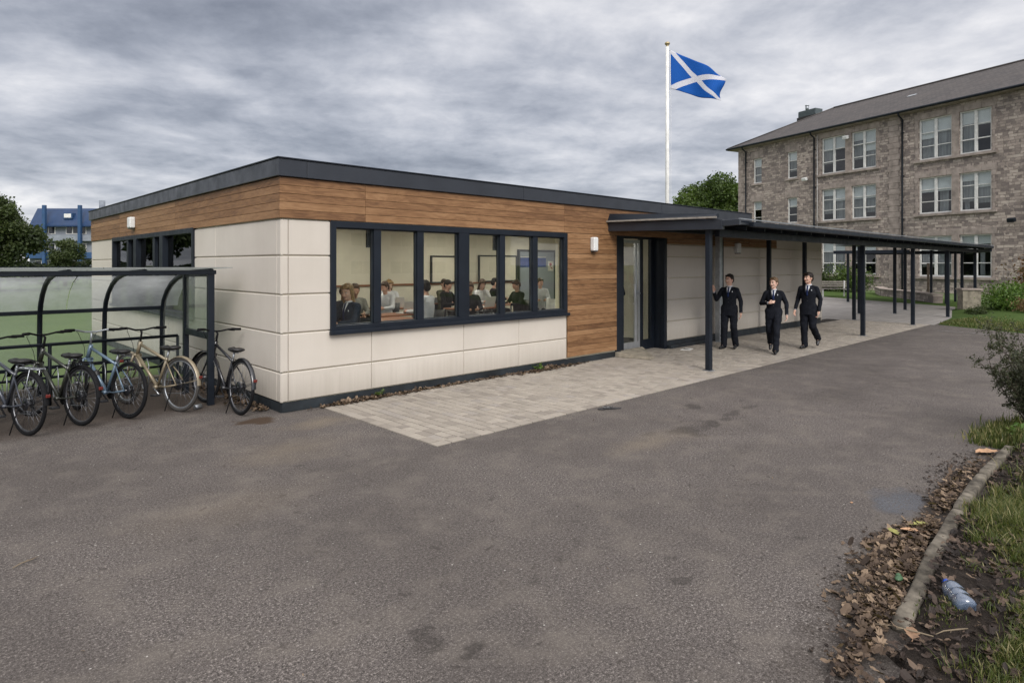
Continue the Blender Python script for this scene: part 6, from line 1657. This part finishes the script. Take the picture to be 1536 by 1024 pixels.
one_leaf(4.25,-6.42,.02,.26,tanl,'large tan dry leaf lying across the far end of the kerb',2.6)
one_leaf(1.50,-6.36,.03,.11,yel,'yellow-green leaf on top of the brown drift, the left one',.8)
one_leaf(1.72,-6.47,.05,.12,yel,'yellow-green leaf close against the kerb stone on the drift',-.5)
one_leaf(1.55,-6.45,.05,.12,tanl,'pale pointed leaf between the two yellow-green ones',2.0)
one_leaf(.62,-6.575,.03,.09,brn,'brown lobed leaf on the drift beside the crumbled kerb',1.2)
one_leaf(.18,-6.80,.05,.12,brn,'brown lobed leaf below the crumbled end of the kerb',.3)
one_leaf(1.95,-5.95,.0,.04,tanl,'tiny pale leaf alone on the asphalt left of the drift',.3)
# twigs
for (x,y,z,L,a,lab) in [(.95,-7.02,.06,.42,.15,'thin straight pale twig on the soil above the bottle'),(.22,-6.88,.05,.25,1.9,'bent brown twig below the crumbled kerb end'),(-2.9,-2.8,.004,.16,.5,'short pale twig on the asphalt near the left edge'),(.42,-6.98,.05,.2,2.6,'short dark twig on the leaf litter below the bottle')]:
    m = MB(); m.tube([(0,0,.004),(L*.3,L*.02,.010),(L*.7,-L*.02,.008),(L,L*.04,.006)], [.003,.004,.003,.0015], 6); m.tube([(L*.5,0,.008),(L*.62,L*.10,.012)], .0015, 4)
    tag(m.build('twig', P('pale_twig', (.20,.155,.10), .8), loc=(x,y,z), rot=(0,0,a)), lab, 'twig')
# plastic bottle
BT = empty('plastic_bottle', (.68,-6.885,.085), (R(0),R(88),R(31.6)), label='empty clear plastic bottle with a blue cap lying on the verge soil', cat='bottle')
m = MB(); S_ = .9
prof = [(.0,-.118),(.020,-.122),(.034,-.116),(.040,-.104),(.0405,-.06),(.038,-.052),(.0405,-.044),(.0405,-.01),(.038,-.002),(.0405,.006),(.0405,.040),(.036,.068),(.024,.092),(.0145,.104),(.0135,.118)]
m.lathe([(max(a,.001),b_) for a,b_ in prof], n=28)
t = NT('clear_blue_plastic'); fr = t.n('ShaderNodeFresnel'); fr.inputs['IOR'].default_value = 1.5; tr = t.n('ShaderNodeBsdfTransparent'); tr.inputs['Color'].default_value = (.62,.74,.88,1)
gl = t.n('ShaderNodeBsdfGlossy'); gl.inputs['Roughness'].default_value = .12; nz = t.bump(t.noise(t.coord(), 9, 2), .5, .02); t.l(nz, gl.inputs['Normal']); t.l(nz, fr.inputs['Normal'])
df = t.n('ShaderNodeBsdfDiffuse'); df.inputs['Color'].default_value = (.38,.50,.72,1); m2 = t.n('ShaderNodeMixShader'); m2.inputs[0].default_value = .22; t.l(tr.outputs[0], m2.inputs[1]); t.l(df.outputs[0], m2.inputs[2])
mx = t.n('ShaderNodeMixShader'); t.l(t.math('MULTIPLY', fr.outputs[0], 2.5, clamp=True), mx.inputs[0]); t.l(m2.outputs[0], mx.inputs[1]); t.l(gl.outputs[0], mx.inputs[2])
o = m.build('bottle_body', t.done(mx.outputs[0]), BT); 
m = MB(); m.lathe([(.0145,.104),(.0165,.106),(.0165,.126),(.015,.130),(.001,.130)], n=20); m.build('cap', P('blue_cap', (.01,.07,.42), .35), BT)
m = MB(); m.lathe([(.0412,-.035),(.0415,-.034),(.0415,.0),(.0412,.001)], n=28); 
BT.scale = (1.35,1.35,1.12)
# tiny litter
m = MB(); m.ell((0,0,.015),(.035,.02,.012)); m.ell((.03,.01,.018),(.018,.015,.012)); tag(m.build('sweet_wrapper', [P('green_wrapper', (.04,.10,.04), .4)], loc=(.72,-6.60,.05)), 'small green and white wrapper in the drift beside the kerb', 'litter')
LT = empty('dropped_glove', (3.13,-2.68,0), (0,0,-.55), label='crumpled black and silver litter on the asphalt by the paving edge', cat='litter')
m = MB(); m.ell((-.08,0,.012),(.07,.03,.012)); m.cap((0,0,.012),(.17,.0,.008),.014,.008); m.cap((-.05,.02,.015),(.05,.05,.012),.012,.006); m.build('dark_piece', MT['blackplastic'], LT, remesh=.006)
m = MB(); m.obox((-.02,.01,.028),(.12,.05,.008),(.2,.1,.2)); m.obox((.03,.0,.03),(.05,.05,.006),(-.3,.2,.7)); m.build('foil_piece', MT['chrome'], LT, bevel=.002)
LT.name = 'foil_litter'
# faded line marking near the lawn corner
m = MB(); m.bar((17.53,-3.10,.004),(17.5,-3.7,.004),.07,.002); m.bar((17.5,-3.85,.004),(17.25,-4.3,.004),.06,.002); m.v = [(a,b_,.004 if c < .004 else .006) for a,b_,c in m.v]
tag(m.build('line_marking', P('worn_line_paint', (.26,.25,.235), .9, var=.5, vs=14)), kind='structure')
